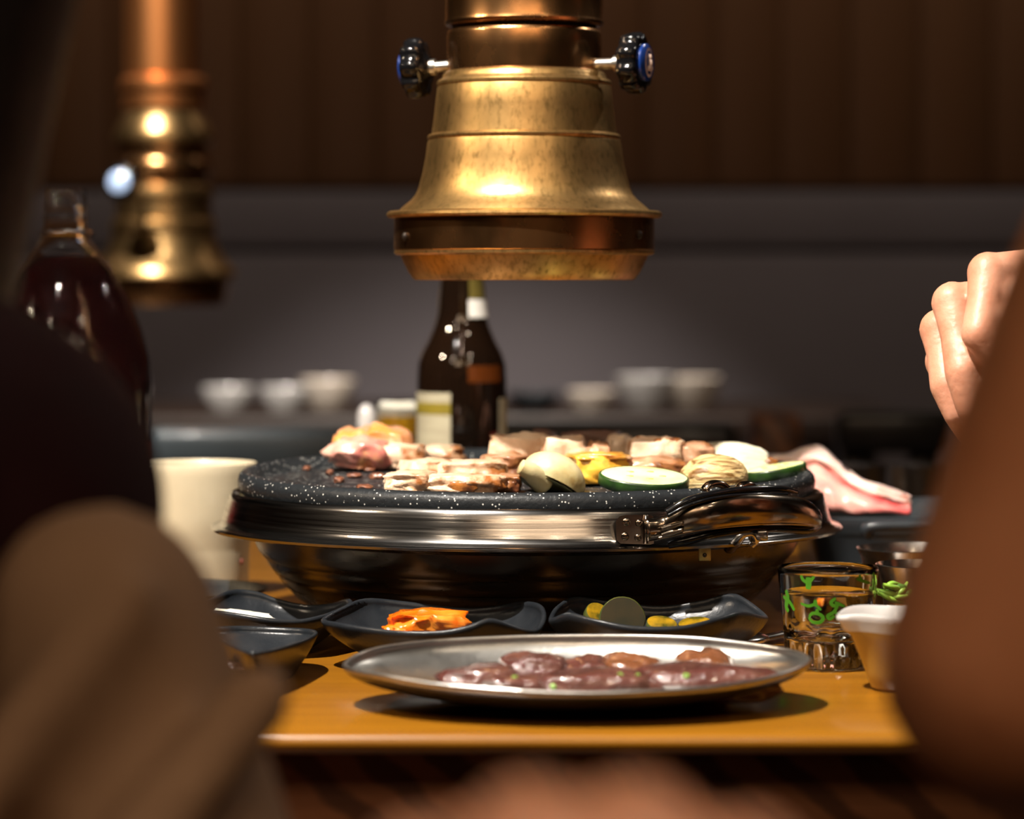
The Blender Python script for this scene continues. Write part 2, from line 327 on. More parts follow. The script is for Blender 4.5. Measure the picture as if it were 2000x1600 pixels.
# ================================================================ THE ROOM
WALL_D = 5.5
def struct(o): o['kind'] = 'structure'; return o
struct(box('floor', -4.2, 4.2, -3.2, WALL_D+.1, -.06, 0, M['floor'], bev=0))
struct(box('ceiling', -4.2, 4.2, -3.2, WALL_D+.1, 2.7, 2.78, M['plaster'], bev=0))
struct(box('wall_left', -4.3, -4.2, -3.2, WALL_D+.1, 0, 2.7, M['wall_wood'], bev=0))
struct(box('wall_right', 4.2, 4.3, -3.2, WALL_D+.1, 0, 2.7, M['wall_wood'], bev=0))
struct(box('wall_front', -4.2, 4.2, -3.3, -3.2, 0, 2.7, M['wall_wood'], bev=0))
wb = struct(box('wall_back', -4.2, 4.2, WALL_D+.02, WALL_D+.1, 0, 2.7, M['dark_wood'], bev=0))
wt = Zp(376, WALL_D-.03)                                         # top of the grey panelling
x = -2.4; k = 0
while x < 2.4:                                                   # upright boards of the upper wall
    wd = .118+.02*random.random(); d = .004*random.random()
    box('board', x, x+wd-.0015, WALL_D-.006-.3*d, WALL_D+.022, wt+.012, 2.69, M['wall_wood'], wb, bev=.003, seg=1); x += wd
wn = struct(box('trim_1', -4.2, 4.2, WALL_D-.02, WALL_D+.02, 0, wt, M['wainscot'], bev=0)); 
box('panel', -4.15, 4.15, WALL_D-.05, WALL_D-.019, .06, Zp(484, WALL_D-.05)-.008, M['wainscot'], wn, bev=.012)
box('rail', -4.1, 4.1, WALL_D-.055, WALL_D-.019, Zp(484, WALL_D-.05), wt+.002, M['wainscot'], wn, bev=.008)

# ================================================================ THE TABLE
tb = thing('dining_table', 'orange varnished wooden dining table with a dark thick front edge, carrying the grill and dishes', 'table', (-.05, 1.85, 0))
TX0, TX1, TY0, TY1 = -.66, .52, 1.352, 2.42
box('table_top', TX0, TX1, TY0, TY1, TZ-.010, TZ, M['table_wood'], tb, bev=.0048, seg=4)
box('apron', TX0+.004, TX1-.004, TY0+.034, TY0+.08, TZ-.10, TZ-.0105, M['edge_wood'], tb, bev=.003)
for xx in (TX0+.004, TX1-.054): box('apron', xx, xx+.05, TY0+.081, TY1-.004, TZ-.10, TZ-.0105, M['edge_wood'], tb, bev=.003)
for xx in (TX0+.06, TX1-.12):
    for yy in (TY0+.085, TY1-.12): box('leg', xx, xx+.06, yy, yy+.06, 0, TZ-.0105, M['dark_wood'], tb, bev=.004)

# ================================================================ GRILL STOVE
GX, GD = Xp(1028, 1.82), 1.82
gs = GD/F                                                          # metres per px at the grill axis
st = thing('table_grill', 'round portable table grill with a brushed steel ring over a dark ribbed drip bowl', 'grill', (GX, GD, TZ))
gc = (GX, GD)
def tilt_about(ang, zc):
    return Matrix.Translation((GX, GD, zc)) @ Matrix.Rotation(ang, 4, 'X') @ Matrix.Translation((-GX, -GD, -zc))
RT = tilt_about(-.012, .8075)
ring_prof = [(.168,.8195),(.1795,.8205),(.1812,.8285),(.1825,.8295),(.1842,.8285),(.1852,.826),(.1868,.820),(.1885,.8135),(.1898,.8105),(.1925,.8090),(.1948,.8088),
             (.1958,.8078),(.1956,.8064),(.194,.8058),(.190,.8066),(.1875,.8075),(.185,.811),(.1812,.819),(.178,.8185),(.168,.8185),(.168,.8195)]
lathe('steel_ring', ring_prof, gc, M['steel'], st, seg=160, xf=RT, sharp=50)
bowl = [(.186,.8078),(.1815,.8060),(.1705,.8045),(.1690,.800),(.1665,.794),(.1630,.7895),(.1615,.7885),(.1612,.7870),(.1590,.7835),(.1560,.7795),(.1545,.7790),(.1540,.7770),
        (.1500,.7715),(.1480,.7710),(.1470,.7690),(.142,.7640),(.134,.7590),(.130,.757),(.130,.7501),(.110,.7501),(.11,.756),(.13,.7625),(.150,.780),(.165,.803),(.186,.8078)]
lathe('drip_bowl', bowl, gc, M['bowl_steel'], st, seg=140, sharp=50)
# brass catch hanging under the ring
bx = Xp(1381, 1.635)
tb_ = box('catch_tab', bx-.0035, bx+.0035, 1.655, 1.6565, Zp(1098, 1.65), Zp(1066, 1.65), M['brass_tab'], st, bev=.0006)
tag(tb_, 'small brass catch')
ball('rivet', (bx, 1.6545, Zp(1086, 1.65)), (.0013, .0008, .0013), M['bowl_steel'], tb_, n=6)
# handle riveted to the ring
def ringpt(px, y, out):
    """point outside the ring face seen at column px"""
    D = 1.68
    for _ in range(6):
        X = Xp(px, D); r = .190+out; D = GD-math.sqrt(max(r*r-(X-GX)**2, .0004))
    return P(px, y, D)
hp = tag(tube('handle', [ringpt(1262,1036,.004), ringpt(1300,1030,.006), ringpt(1340,1014,.014), ringpt(1390,1003,.019), ringpt(1450,996,.021), ringpt(1510,996,.021), ringpt(1560,1000,.018), ringpt(1590,1012,.014), ringpt(1598,1026,.012)],
          [.0065,.0062,.0082,.0095,.0098,.0092,.0086,.0066,.0034], M['bronze'], st, n=20, smoothn=44, flat=.62), 'bronze handle')
lo = tube('handle_underside', [ringpt(1598,1026,.013), ringpt(1575,1036,.016), ringpt(1520,1034,.018), ringpt(1450,1036,.018), ringpt(1390,1044,.016), ringpt(1340,1056,.012), ringpt(1305,1064,.007)],
          [.0026,.0024,.0020,.0022,.0026,.0028,.0024], M['black_plastic'], hp, n=12, smoothn=40)
tube('handle_lip', [ringpt(1285,1052,.010), ringpt(1340,1040,.016), ringpt(1420,1027,.0225), ringpt(1510,1022,.0235), ringpt(1570,1024,.020), ringpt(1598,1030,.015)],
     [.0012,.0012,.0013,.0013,.0012,.001], M['bronze'], hp, n=8, smoothn=40)
# mounting plate with four rivets
pl_pts = []
rsA, rsB = [], []
for (px_, py_) in [(1203,1018),(1210,1009),(1222,1006),(1272,1006),(1277,1010),(1277,1062),(1270,1064),(1212,1062),(1204,1055)]:
    rsA.append(ringpt(px_, py_, -.0005)); rsB.append(ringpt(px_, py_, .0022))
mp_ = rings('mounting_plate', [rsA, rsB], M['bronze'], hp, sharp=40)
for (px_, py_, rr) in [(1223,1020,.0023),(1248,1022,.0021),(1221,1048,.0024),(1246,1050,.0021)]:
    q = ringpt(px_, py_, .0024); ball('rivet', q, (rr, .0012, rr), M['bronze'], hp, n=7)
tube('plate_ridge', [ringpt(1262,1006,.003), ringpt(1262,1062,.003)], .0011, M['bronze'], hp, n=8)
for (ya, yb) in [(1034,1026),(1046,1040)]:
    tube('embossed_rib', [ringpt(1292,ya,.0115), ringpt(1310,ya-5,.014), ringpt(1334,yb-5,.019)], [.0012,.0020,.0012], M['bronze'], hp, n=8, smoothn=12)
# black wire grip over the handle and its two curled ends
wr = tube('wire_grip', [ringpt(1302,1002,.016), ringpt(1345,978,.020), ringpt(1400,964,.021), ringpt(1450,957,.020), ringpt(1520,955,.018), ringpt(1556,962,.014)],
          [.0024,.0022,.0020,.0022,.0020,.0014], M['black_plastic'], st, n=10, smoothn=50)
tag(wr, 'black wire grip above the handle')
tube('wire_strand', [ringpt(1304,1008,.018), ringpt(1350,985,.022), ringpt(1410,971,.0235), ringpt(1480,966,.022), ringpt(1540,966,.019)], .0011, M['black_plastic'], wr, n=8, smoothn=40)
for (cx, cy, r) in [(1398,961,22), (1458,957,14)]:
    pts = [ringpt(cx+r*math.cos(a), cy-r*.75*math.sin(a), .010) for a in [PI*.02+PI*.96*k/12 for k in range(13)]]
    tube('wire_curl', pts, .0022, M['bronze'], wr, n=10, flat=1.6)
# spring clip under the handle
cl = tube('spring_clip', [ringpt(1424,1074,-.003), ringpt(1440,1058,.006), ringpt(1452,1044,.010), ringpt(1466,1042,.011), ringpt(1474,1056,.010), ringpt(1466,1066,.008)],
          .0024, M['steel_plain'], st, n=8, smoothn=26, flat=1.5)
box('clip_block', Xp(1476,1.66), Xp(1498,1.66), 1.652, 1.668, Zp(1054,1.66), Zp(1034,1.66), M['steel_plain'], cl, bev=.001)

# ---------------------------------------------------------------- the pan
PT, PZ = .015, .8415
pan = thing('grill_pan', 'round black speckled cast grill pan holding meat and vegetables, on the steel ring', 'pan', (GX, GD, PZ-.012))
PTm = tilt_about(PT, PZ)
rim = [(.160,.8350),(.1655,.8368),(.1685,.8405),(.1705,.8424),(.1735,.8430),(.1765,.8422),(.1785,.8400),(.1793,.8370),(.1790,.8330),(.1775,.8297),(.170,.8292),(.160,.8292),(.160,.8350)]
lathe('rim', rim, gc, M['pan'], pan, seg=160, xf=PTm, sharp=60)
def floor_z(X, D): return PZ-.0058+PT*(D-GD)
step_ = .0015; Rf = .166; nn = int(Rf/step_); vs, fs, idx = [], [], {}
ca, sa = math.cos(.55), math.sin(.55)
for i in range(-nn, nn+1):
    for j in range(-nn, nn+1):
        X, Y = i*step_, j*step_
        if X*X+Y*Y > Rf*Rf: continue
        u = X*sa+Y*ca; g = 0; r = math.hypot(X, Y)
        if r < .135:
            ph = (u/.019) % 1.0
            if ph < .16: g = -.0022*math.sin(PI*ph/.16)
        idx[i, j] = len(vs); z = floor_z(GX, GD)+g-.0018*(r/Rf)**2+.0018+.0003*noise.noise((X*90, Y*90, 0))
        vs.append(PTm @ Vector((GX+X, GD+Y, z)))
for (i, j), a in idx.items():
    if (i+1, j) in idx and (i, j+1) in idx and (i+1, j+1) in idx: fs.append((a, idx[i+1, j], idx[i+1, j+1], idx[i, j+1]))
mesh('grooved_plate', vs, fs, M['pan'], pan, sharp=None, fix=False)

# ================================================================ FOOD ON THE PAN
def D_of(y):                                                      # distance at which the pan floor shows on row y
    t = (y-HY)/F; return (ZC-(PZ-.0058)+PT*GD)/(t+PT)
def food(name, label, cat, xl, xr, yt, yb, depth, m, D=None, group=None, parts=(), **kw):
    D = D or D_of(yb); w_ = (xr-xl)/F*D; zb = floor_z(0, D)+.0012; zt = Zp(yt, D); h = max(zt-zb, .004)
    c = (Xp((xl+xr)/2, D), D, zb+h*.47); me = blob_mesh(c, (w_/2, depth/2, h/2), **kw)
    o = tag(link(name, me, m, None, (c[0], c[1], zb)), label, cat, group)
    for (nm, mm, fx, fy, fz, sx, sy, sz, sd) in parts:            # crust patches sitting proud on the piece
        pc = (c[0]+fx*w_/2, c[1]+fy*depth/2, c[2]+fz*h/2)
        link(nm, blob_mesh(pc, (sx*w_/2, sy*depth/2, sz*h/2), seed=sd, square=.3, amp=.16, cuts=4, flatbase=False), mm, o)
    return o
G1 = 'pork pieces on the grill'
CR = M['crust']
food('pork_piece', 'small orange-tipped sauced pork strip at the far left, under the folded strip', 'meat', 650, 712, 841, 884, .03, M['pork_sauced'], D=1.90, group=G1, seed=2, rot=.3, tilt=.2, square=.35, amp=.16, taper=.3)
food('pork_piece', 'orange sauced strip of pork folded over the pink curl at the back left', 'meat', 690, 800, 834, 880, .035, M['pork_sauced'], D=1.905, group=G1, seed=4, rot=-.1, square=.3, amp=.16, bend=-.3)
food('pork_piece', 'pink half-raw curl of pork nearest the left side of the pan', 'meat', 645, 746, 854, 921, .04, M['pork_pink'], group=G1, seed=5, rot=.35, square=.25, amp=.17, taper=.25)
food('pork_piece', 'white pork chunk with a brown stripe, right of the pink curl', 'meat', 730, 832, 867, 920, .036, M['pork'], group=G1, seed=6, rot=-.12, square=.5, parts=[('crust', CR, .35,-.95,-.1,.22,.12,.5,3)])
food('pork_piece', 'pork chunk with a golden top corner in front of the brown bottle', 'meat', 812, 902, 870, 912, .036, M['pork'], group=G1, seed=7, rot=.2, square=.6, parts=[('crust', CR, .5,-.1,.86,.4,.6,.16,4)])
food('pork_piece', 'pork chunk with a charred front lip behind the nearest left chunk', 'meat', 786, 876, 896, 950, .036, M['pork'], D=1.775, group=G1, seed=8, rot=.25, square=.5, parts=[('crust', CR, -.35,-.92,-.25,.5,.16,.18,5)])
food('pork_piece', 'pale pork chunk nearest the front rim, leftmost of the front row', 'meat', 756, 846, 920, 968, .034, M['pork'], group=G1, seed=9, rot=-.2, square=.5, amp=.13)
food('pork_piece', 'long white pork strip lying above the front chunk with charred corners', 'meat', 850, 985, 898, 950, .034, M['pork'], D=1.77, group=G1, seed=10, rot=.10, square=.55, parts=[('crust', CR, .1,.2,.9,.25,.5,.14,6)])
food('pork_piece', 'pork strip with a blackened brown front patch at the front rim', 'meat', 830, 978, 926, 969, .03, M['pork'], group=G1, seed=11, rot=.08, square=.55, parts=[('crust', CR, .0,-.95,-.05,.34,.14,.55,7)])
food('pork_piece', 'browned knob of pork above the small grey cube', 'meat', 940, 1032, 886, 938, .034, M['pork_brown'], D=1.80, group=G1, seed=12, rot=.2, square=.4, amp=.15)
food('pork_piece', 'small greyish pork cube between the front strip and the cut mushroom', 'meat', 973, 1016, 926, 966, .024, M['pork_brown'], group=G1, seed=13, square=.65)
food('pork_piece', 'tall white slab of pork with a grey face standing behind the others', 'meat', 958, 1080, 848, 912, .026, M['pork'], D=1.828, group=G1, seed=14, rot=-.15, square=.6, amp=.11, fine=.06)
food('pork_piece', 'white-topped pork slab with yellow spots right of the tall white slab', 'meat', 1060, 1142, 852, 908, .026, M['pork'], D=1.806, group=G1, seed=15, rot=.1, square=.6)
food('pork_piece', 'dark brown shaded lump of pork at the back, left of the long dark one', 'meat', 1036, 1086, 840, 886, .03, M['pork_shaded'], D=1.945, group=G1, seed=16, square=.4)
dk = food('pork_piece', 'long dark brown shaded pork piece at the back of the pan', 'meat', 1094, 1214, 841, 890, .03, M['pork_shaded'], D=1.945, group=G1, seed=17, square=.5)
food('pork_piece', 'small pork piece with a bright white top at the back beside the dark pieces', 'meat', 1186, 1236, 848, 888, .024, M['pork'], D=1.905, group=G1, seed=18, square=.6)
food('pork_piece', 'orange-brown glazed bit of pork just above the yellow potato', 'meat', 1142, 1192, 864, 910, .022, M['pork_brown'], D=1.80, group=G1, seed=19, square=.4, amp=.15)
food('pork_piece', 'browned pork strip between the yellow potato and the wrinkled mushroom', 'meat', 1212, 1336, 892, 945, .030, M['pork_brown'], D=1.775, group=G1, seed=20, rot=-.12, square=.45, amp=.14, taper=-.1)
food('pork_piece', 'grey and white pork piece with a crisp golden top edge at the back', 'meat', 1228, 1332, 855, 908, .024, M['pork'], D=1.812, group=G1, seed=21, rot=.12, square=.42, amp=.14, parts=[('crust', CR, .4,0,.85,.5,.6,.2,8)])
food('pork_piece', 'dark browned pork piece left of the white onion wedge', 'meat', 1318, 1394, 866, 908, .026, M['pork_brown'], D=1.818, group=G1, seed=22, square=.45, amp=.15)
food('pork_piece', 'crisp brown pork scrap in front of the slab with yellow spots', 'meat', 1014, 1064, 892, 930, .026, M['pork_brown'], D=1.82, group=G1, seed=23, square=.4, amp=.15)
# potato chunk
sq = food('potato_chunk', 'yellow grilled potato chunk with a golden top between the mushroom and browned pork', 'vegetable', 1114, 1220, 884, 951, .04, M['squash'], D=1.775, seed=31, rot=.12, square=.62, amp=.06,
          parts=[('crust', mat('golden_crust', (.72,.36,.05), .3, 0, (.42,.15,.02), 60, coat=.4, bump=.3), 0,0,.80,1.0,.98,.26,9)])
# mushrooms
def mushroom(label, xl, xr, yt, yb, D, rot, capm, seed, lean, stalk):
    w_ = (xr-xl)/F*D; zb = floor_z(0, D)+.001; h = Zp(yt, D)-zb; c = Vector((Xp((xl+xr)/2, D), D, zb))
    root = thing('mushroom', label, 'vegetable', c)
    R = Matrix.Translation(c+Vector((0, 0, h*.30))) @ Matrix.Rotation(rot, 4, 'Y') @ Matrix.Rotation(lean, 4, 'X')
    n = 40; rs = []
    for k in range(15):
        a = PI/2*(1-k/14*1.16)                                    # dome, rim curling under
        r = math.cos(a) if a > 0 else math.cos(a)*.98; z = math.sin(a)
        ring = []
        for j in range(n):
            th = 2*PI*j/n; v = Vector((max(r, .002)*math.cos(th)*w_*.5, max(r, .002)*math.sin(th)*w_*.46, z*h*.72))
            v *= 1+.05*noise.noise(v*60+Vector((seed, 0, 0)))+.015*noise.noise(v*260); ring.append(R @ v)
        rs.append(ring)
    cap = rings('cap', rs, capm, root, cap0=True, cap1=False)
    rs2 = [[R @ Vector((r*math.cos(2*PI*j/n)*w_*.49, r*math.sin(2*PI*j/n)*w_*.45, -.24*h*(1-.3*(1-r)))) for j in range(n)] for r in (.98, .8, .45, .15)]
    rings('gills', rs2, M['mushroom_gill'], root, cap0=False, cap1=True)
    if stalk:
        tube('stalk', [R @ Vector((-.10*w_, -.2*w_, -.30*h)), R @ Vector((-.34*w_, -.40*w_, -.26*h)), R @ Vector((-.52*w_, -.46*w_, -.26*h))], [.17*w_, .14*w_, .11*w_], M['mushroom'], root, n=14, smoothn=14)
    return root
mushroom('pale halved mushroom with a smooth cream cap at the front rim, left of the potato', 1012, 1146, 886, 970, 1.725, .42, M['mushroom'], 3, -.35, True)
mushroom('toasted mushroom with a wrinkled brown-striped cap behind the grill handle', 1322, 1462, 888, 962, 1.735, -.08, M['mushroom_cap'], 9, -.05, False)
# zucchini
def zucchini(label, c, rx, ry, th, rz, tx, ty, seeds=True):
    root = thing('zucchini_slice', label, 'vegetable', c, 'zucchini slices on the grill')
    R = Matrix.Translation(c) @ Matrix.Rotation(tx, 4, 'X') @ Matrix.Rotation(ty, 4, 'Y') @ Matrix.Rotation(rz, 4, 'Z')
    def ring(s, z, n=44): return [R @ Vector((rx*s*math.cos(2*PI*k/n)*(1+.02*noise.noise((3*math.cos(2*PI*k/n), 3*math.sin(2*PI*k/n), rx*99))), ry*s*math.sin(2*PI*k/n), z)) for k in range(n)]
    rings('flesh', [ring(.2, -th/2), ring(.955, -th/2), ring(.955, th/2-.0004), ring(.9, th/2), ring(.5, th/2+.0003), ring(.15, th/2)], M['zucchini'], root, sharp=60)
    rings('skin', [ring(.945, -th/2-.0002), ring(1.0, -th/2+.0008), ring(1.0, th/2-.0012), ring(.972, th/2-.0001), ring(.950, th/2), ring(.945, -th/2-.0002)], M['zucchini_skin'], root, cap0=False, cap1=False, sharp=60)
    if seeds:
        for k in range(5):
            a = 1.1+k*1.25; ball('seed', R @ Vector((rx*.40*math.cos(a), ry*.40*math.sin(a), th/2+.0001)), (.0026, .0016, .0006), M['seed'], root, n=5)
    return root
D_ = 1.70; zucchini('large pale zucchini slice tipped towards the viewer on the front rim of the pan', (Xp(1258, D_), D_+.004, floor_z(0, D_)+.0092), .0266, .0205, .0070, .15, .205, .08)
D_ = 1.80; zucchini('zucchini slice with its dark green skin outward beside the onion wedge', (Xp(1516, D_), D_, floor_z(0, D_)+.0068), .0195, .015, .0062, .3, .05, -.16)
# onion wedge
D_ = 1.835; zb = floor_z(0, D_); oc = Vector((Xp(1430, D_), D_, zb))
on = thing('onion_wedge', 'white grilled onion wedge with a browned tip at the far right of the pan', 'vegetable', oc)
for k, (dx, dy, dz, sx_, sy_, sz_) in enumerate([(0,.006,.0112,.0215,.009,.0098), (.002,0,.0085,.0205,.008,.0078), (.004,-.006,.0062,.018,.007,.0058), (.005,-.011,.0042,.014,.006,.0042)]):
    link('onion_layer', blob_mesh(oc+Vector((dx,dy,dz)), (sx_,sy_,sz_), rot=-.12, seed=140+k, square=.2, amp=.04, fine=.015, taper=-.22), M['onion'], on)
link('crust', blob_mesh(oc+Vector((.024, -.004, .0085)), (.0045, .004, .004), seed=41, square=.3, cuts=4, flatbase=False), CR, on)
# burnt scraps stuck to the pan
for i, (px_, py_, sx_, lb) in enumerate([(600,921,14,'tiny dark scrap farthest left on the bare part of the pan'), (645,930,14,'small dark scrap just left of the middle groove of the bare pan'), (662,945,18,'dark greasy scrap nearest the left front rim'),
        (692,936,26,'wide reddish greasy scrap in the middle of the bare pan'), (712,960,30,'long brown scrap along the front rim left of the front pork'), (738,938,28,'dark scrap touching the left side of the pork row'), (722,924,22,'burnt scrap just under the pink pork curl')]):
    D = D_of(py_); c = Vector((Xp(px_, D), D, floor_z(0, D)+.0022))
    tag(link('burnt_scrap', blob_mesh(c, (sx_/F*D/2, .006, .0014+.0004*(i % 3)), seed=50+i, square=.2, amp=.2, cuts=4), M['grease'], None, c), lb, 'scrap', 'burnt scraps on the pan')

# ================================================================ EXHAUST HOODS
HC, HD = 1024, 1.82
def hz(y, D=HD): return ZC-(y-HY)/F*D
def valve(root, c, ax, scale, cap_m, stem_len, emblem, stem_r=.0034):
    """fluted hand wheel on a stem; ax = unit vector from the hood outwards, c = centre of the wheel"""
    ax = Vector(ax).normalized(); q = ax.to_track_quat('Z', 'Y').to_matrix().to_4x4(); X = Matrix.Translation(c) @ q
    r = .0182*scale; t = .0068*scale
    mod = lambda rr, z, a: rr*(1+(.04+.065*math.copysign(abs(math.cos(9*a))**.5, math.cos(9*a)) if rr > r*.7 else 0))
    prof = [(0,-t*1.0),(r*.35,-t*1.35),(r*.42,-t*1.2),(r*.62,-t*.95),(r*.80,-t*.9),(r*.92,-t*.7),(r*.96,-t*.2),(r*.96,t*.5),(r*.9,t*.85),(r*.78,t),(r*.66,t*1.02),(0,t*1.02)]
    wh = lathe('valve_handle', prof, (0,0), M['black_plastic'], root, seg=144, rmod=mod, xf=X, sharp=50)
    tag(wh, 'black fluted valve handle')
    lathe('stem', [(0,-t*1.2-stem_len),(stem_r,-t*1.2-stem_len),(stem_r,-t*1.9),(stem_r*1.5,-t*1.85),(stem_r*1.5,-t*1.25),(0,-t*1.2)], (0,0), M['zinc'], wh, seg=20, xf=X)
    cp = lathe('cap', [(r*.64,t*1.0),(r*.64,t*1.25),(r*.58,t*1.38),(0,t*1.52)], (0,0), cap_m, wh, seg=40, xf=X)
    if emblem:                                                    # oval cream emblem printed on the blue cap
        n = 32; e0 = [X @ Vector((r*.50*math.cos(2*PI*k/n)*.66, r*.50*math.sin(2*PI*k/n), t*1.46)) for k in range(n)]
        e1 = [X @ Vector((r*.42*math.cos(2*PI*k/n)*.62, r*.42*math.sin(2*PI*k/n), t*1.49)) for k in range(n)]
        rings('emblem', [e0, e1], M['cap_cream'], wh, cap0=False, cap1=False)
        for (ex, ey, es) in [(.0,.18,.11), (.0,-.02,.14), (-.10,-.2,.1), (.12,-.2,.1)]:
            ball('emblem', X @ Vector((ex*r, ey*r, t*1.5)), (es*r*.8, es*r*.3, es*r), M['cap_cream'], wh, n=5)
    return wh
hood = thing('exhaust_hood', 'large brass exhaust hood hanging sharply over the meat on the grill', 'hood', (Xp(HC, HD), HD, hz(547)))
hc = (Xp(HC, HD), HD); g_ = HD/F
def prof_px(lst, D, s=None): return [(h*D/F, ZC-(y-HY)/F*D) for (h, y) in lst]
lathe('duct_collar', prof_px([(138,-4900),(138,-60),(146,-40),(152,-20),(154,0),(154,38),(156,44),(154,50),(147,53),(141,50)], HD), hc, M['copper_dark'], hood, seg=96)
lathe('groove', prof_px([(140,40),(141,60),(146,60)], HD), hc, M['dark_metal'], hood, seg=96)
lathe('neck', prof_px([(140,57),(144,58),(149,62),(151,68),(151,100),(150,139),(153,142)], HD), hc, M['copper_dark'], hood, seg=96)
lathe('neck_ring', prof_px([(150,140),(155,142),(159,147),(160,152),(162,155),(168,158),(171,162),(171,167),(167,170)], HD), hc, M['brass'], hood, seg=96)
lathe('bell', prof_px([(168,168),(170,172),(174,210),(179,250),(181,262),(186,264),(189,267),(189,271),(187,274),(189,280),(193,310),(199,340),(206,366),(212,380),(221,391),(232,400),(241,408),(247,414)], HD), hc, M['brass'], hood, seg=128)
lathe('rim_flange', prof_px([(243,412),(262,413),(268,416),(269,421),(266,425),(254,427),(250,424)], HD), hc, M['brass'], hood, seg=128)
lathe('band', prof_px([(250,425),(254,428),(254,488),(250,491)], HD), hc, M['copper_dark'], hood, seg=128)
lathe('lower_lip', prof_px([(250,489),(254,491),(254,495),(249,498),(242,499),(238,508),(226,532),(218,543),(213,547),(209,545),(216,530),(232,500),(232,440)], HD), hc, M['brass'], hood, seg=128)
lathe('inner_duct', prof_px([(231,440),(180,330),(130,200),(128,-4900)], HD), hc, M['dark_metal'], hood, seg=64)
for (px_, py_) in [(797,464), (1241,461)]:
    X = Xp(px_, HD); off = X-hc[0]; Y = HD-math.sqrt((254*g_)**2-off**2); n_ = Vector((off, Y-HD, 0)).normalized()
    ball('screw', Vector((X, Y, hz(py_)))+n_*.0005, (.0022, .0022, .0028), M['dark_metal'], hood, n=7)
ang = math.radians(24)
axR = Vector((math.cos(ang), -math.sin(ang), .0)); axL = Vector((-math.cos(math.radians(16)), math.sin(math.radians(16)), -.06))
valve(hood, P(1238,123,1.79), axR, 1.0, M['cap_blue'], .030, True)
valve(hood, P(814,134,1.83), axL, 1.0, M['cap_blue'], .026, True)
# rear hood
RD = 3.5; RC = 320
rh = thing('exhaust_hood', 'smaller blurred copper and brass exhaust hood hanging at the back left', 'hood', (Xp(RC, RD), RD, hz(596, RD)))
rc = (Xp(RC, RD), RD)
lathe('duct_pipe', prof_px([(70,-2288),(70,148),(60,150)], RD), (Xp(292, RD)+.014, RD), M['copper'], rh, seg=64)
lathe('pipe_collar', prof_px([(66,148),(76,150),(84,158),(86,170),(84,180),(80,184),(80,212),(72,216)], RD), rc, M['copper'], rh, seg=64)
lathe('shade', prof_px([(66,212),(74,218),(84,236),(92,252),(97,262),(97,276),(92,282),(84,284)], RD), rc, M['brass_polished'], rh, seg=64)
lathe('neck', prof_px([(84,283),(86,290),(84,308),(88,312),(92,320),(93,336),(90,342),(88,346),(88,362)], RD), rc, M['copper_dark'], rh, seg=64)
lathe('bell', prof_px([(88,361),(94,366),(97,378),(97,392),(93,398),(95,428),(101,432),(104,442),(103,454),(100,458),(106,480),(112,496),(121,508),(132,520),(140,530),(142,540),(136,544)], RD), rc, M['brass_polished'], rh, seg=80)
lathe('band', prof_px([(130,542),(128,560),(126,570),(122,588),(116,596),(112,594)], RD), rc, M['copper_dark'], rh, seg=80)
lathe('inner_duct', prof_px([(114,590),(112,548),(60,300),(58,-2288)], RD), rc, M['dark_metal'], rh, seg=40)
valve(rh, P(238,357,3.38), Vector((-.25,-1,.12)), 1.1, M['cap_white'], .045, False)

# ================================================================ DISHES ON THE TABLE
def bowl_from_rim(name, label, rimpts, base_s, m, base_shift=(0,0), wall=.0016, n=96, cat='bowl', zbase=TZ+.0006, floor_h=.004, curve=1.6, group=None, rim_r=.0016, under=None):
    R = spl(rimpts, n); c = sum(R, Vector())/n; b = Vector((c.x+base_shift[0], c.y+base_shift[1], zbase))
    root = thing(name, label, cat, b, group)
    def ring(t, off, dz=0):                                       # t = 0 rim .. 1 foot
        out = []
        for v in R:
            d = Vector((v.x-c.x, v.y-c.y, 0)); foot = Vector((b.x+d.x*base_s, b.y+d.y*base_s, zbase))
            s = t**curve; p = Vector((v.x+(foot.x-v.x)*s, v.y+(foot.y-v.y)*s, v.z+(foot.z-v.z)*t))
            p -= d.normalized()*off; p.z += dz; out.append(p)
        return out
    outer = [ring(1-k/10, 0) for k in range(0, 10)]
    top = [ring(.02, -rim_r*.2), ring(0, -rim_r*.1, rim_r*.5), ring(0, rim_r*.5, rim_r), ring(0, wall+rim_r*.6, rim_r*.6), ring(.04, wall+rim_r*.3)]
    fl = 1-floor_h/max(c.z-zbase, .01)
    inner = [ring(fl*k/9, wall, 0) for k in range(1, 10)]
    inn2 = [[p.lerp(Vector((b.x, b.y, zbase+floor_h)), s) for p in inner[-1]] for s in (.2, .5, .85)]
    for rr in inn2:
        for p in rr: p.z = p.z*.3+(zbase+floor_h)*.7
    foot = [[p.lerp(Vector((b.x, b.y, zbase)), s) for p in outer[0]] for s in (.9, .4)]
    ob = rings('body', foot+outer+top+inner+inn2, m, root, cap0=True, cap1=True)
    if under:                                                     # shade under the dish put into a darker outer colour
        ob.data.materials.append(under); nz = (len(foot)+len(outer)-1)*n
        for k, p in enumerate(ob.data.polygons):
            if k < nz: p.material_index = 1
    return root, c, b
GB = 'black wavy side dish bowls'
b2, c2, bb2 = bowl_from_rim('side_dish_bowl', 'black wavy square bowl with orange kimchi, middle of the row before the grill',
    [P(628,1213,1.588), P(668,1190,1.618), P(715,1174,1.642), P(800,1181,1.65), P(890,1192,1.652), P(960,1190,1.65), P(1020,1180,1.642), P(1058,1186,1.615), P(1066,1208,1.59), P(1052,1233,1.565), P(1020,1232,1.549), P(960,1214,1.540), P(915,1228,1.536), P(860,1238,1.536), P(780,1238,1.54), P(710,1230,1.552), P(660,1222,1.566)],
    .46, M['melamine'], (.002,-.006), group=GB)
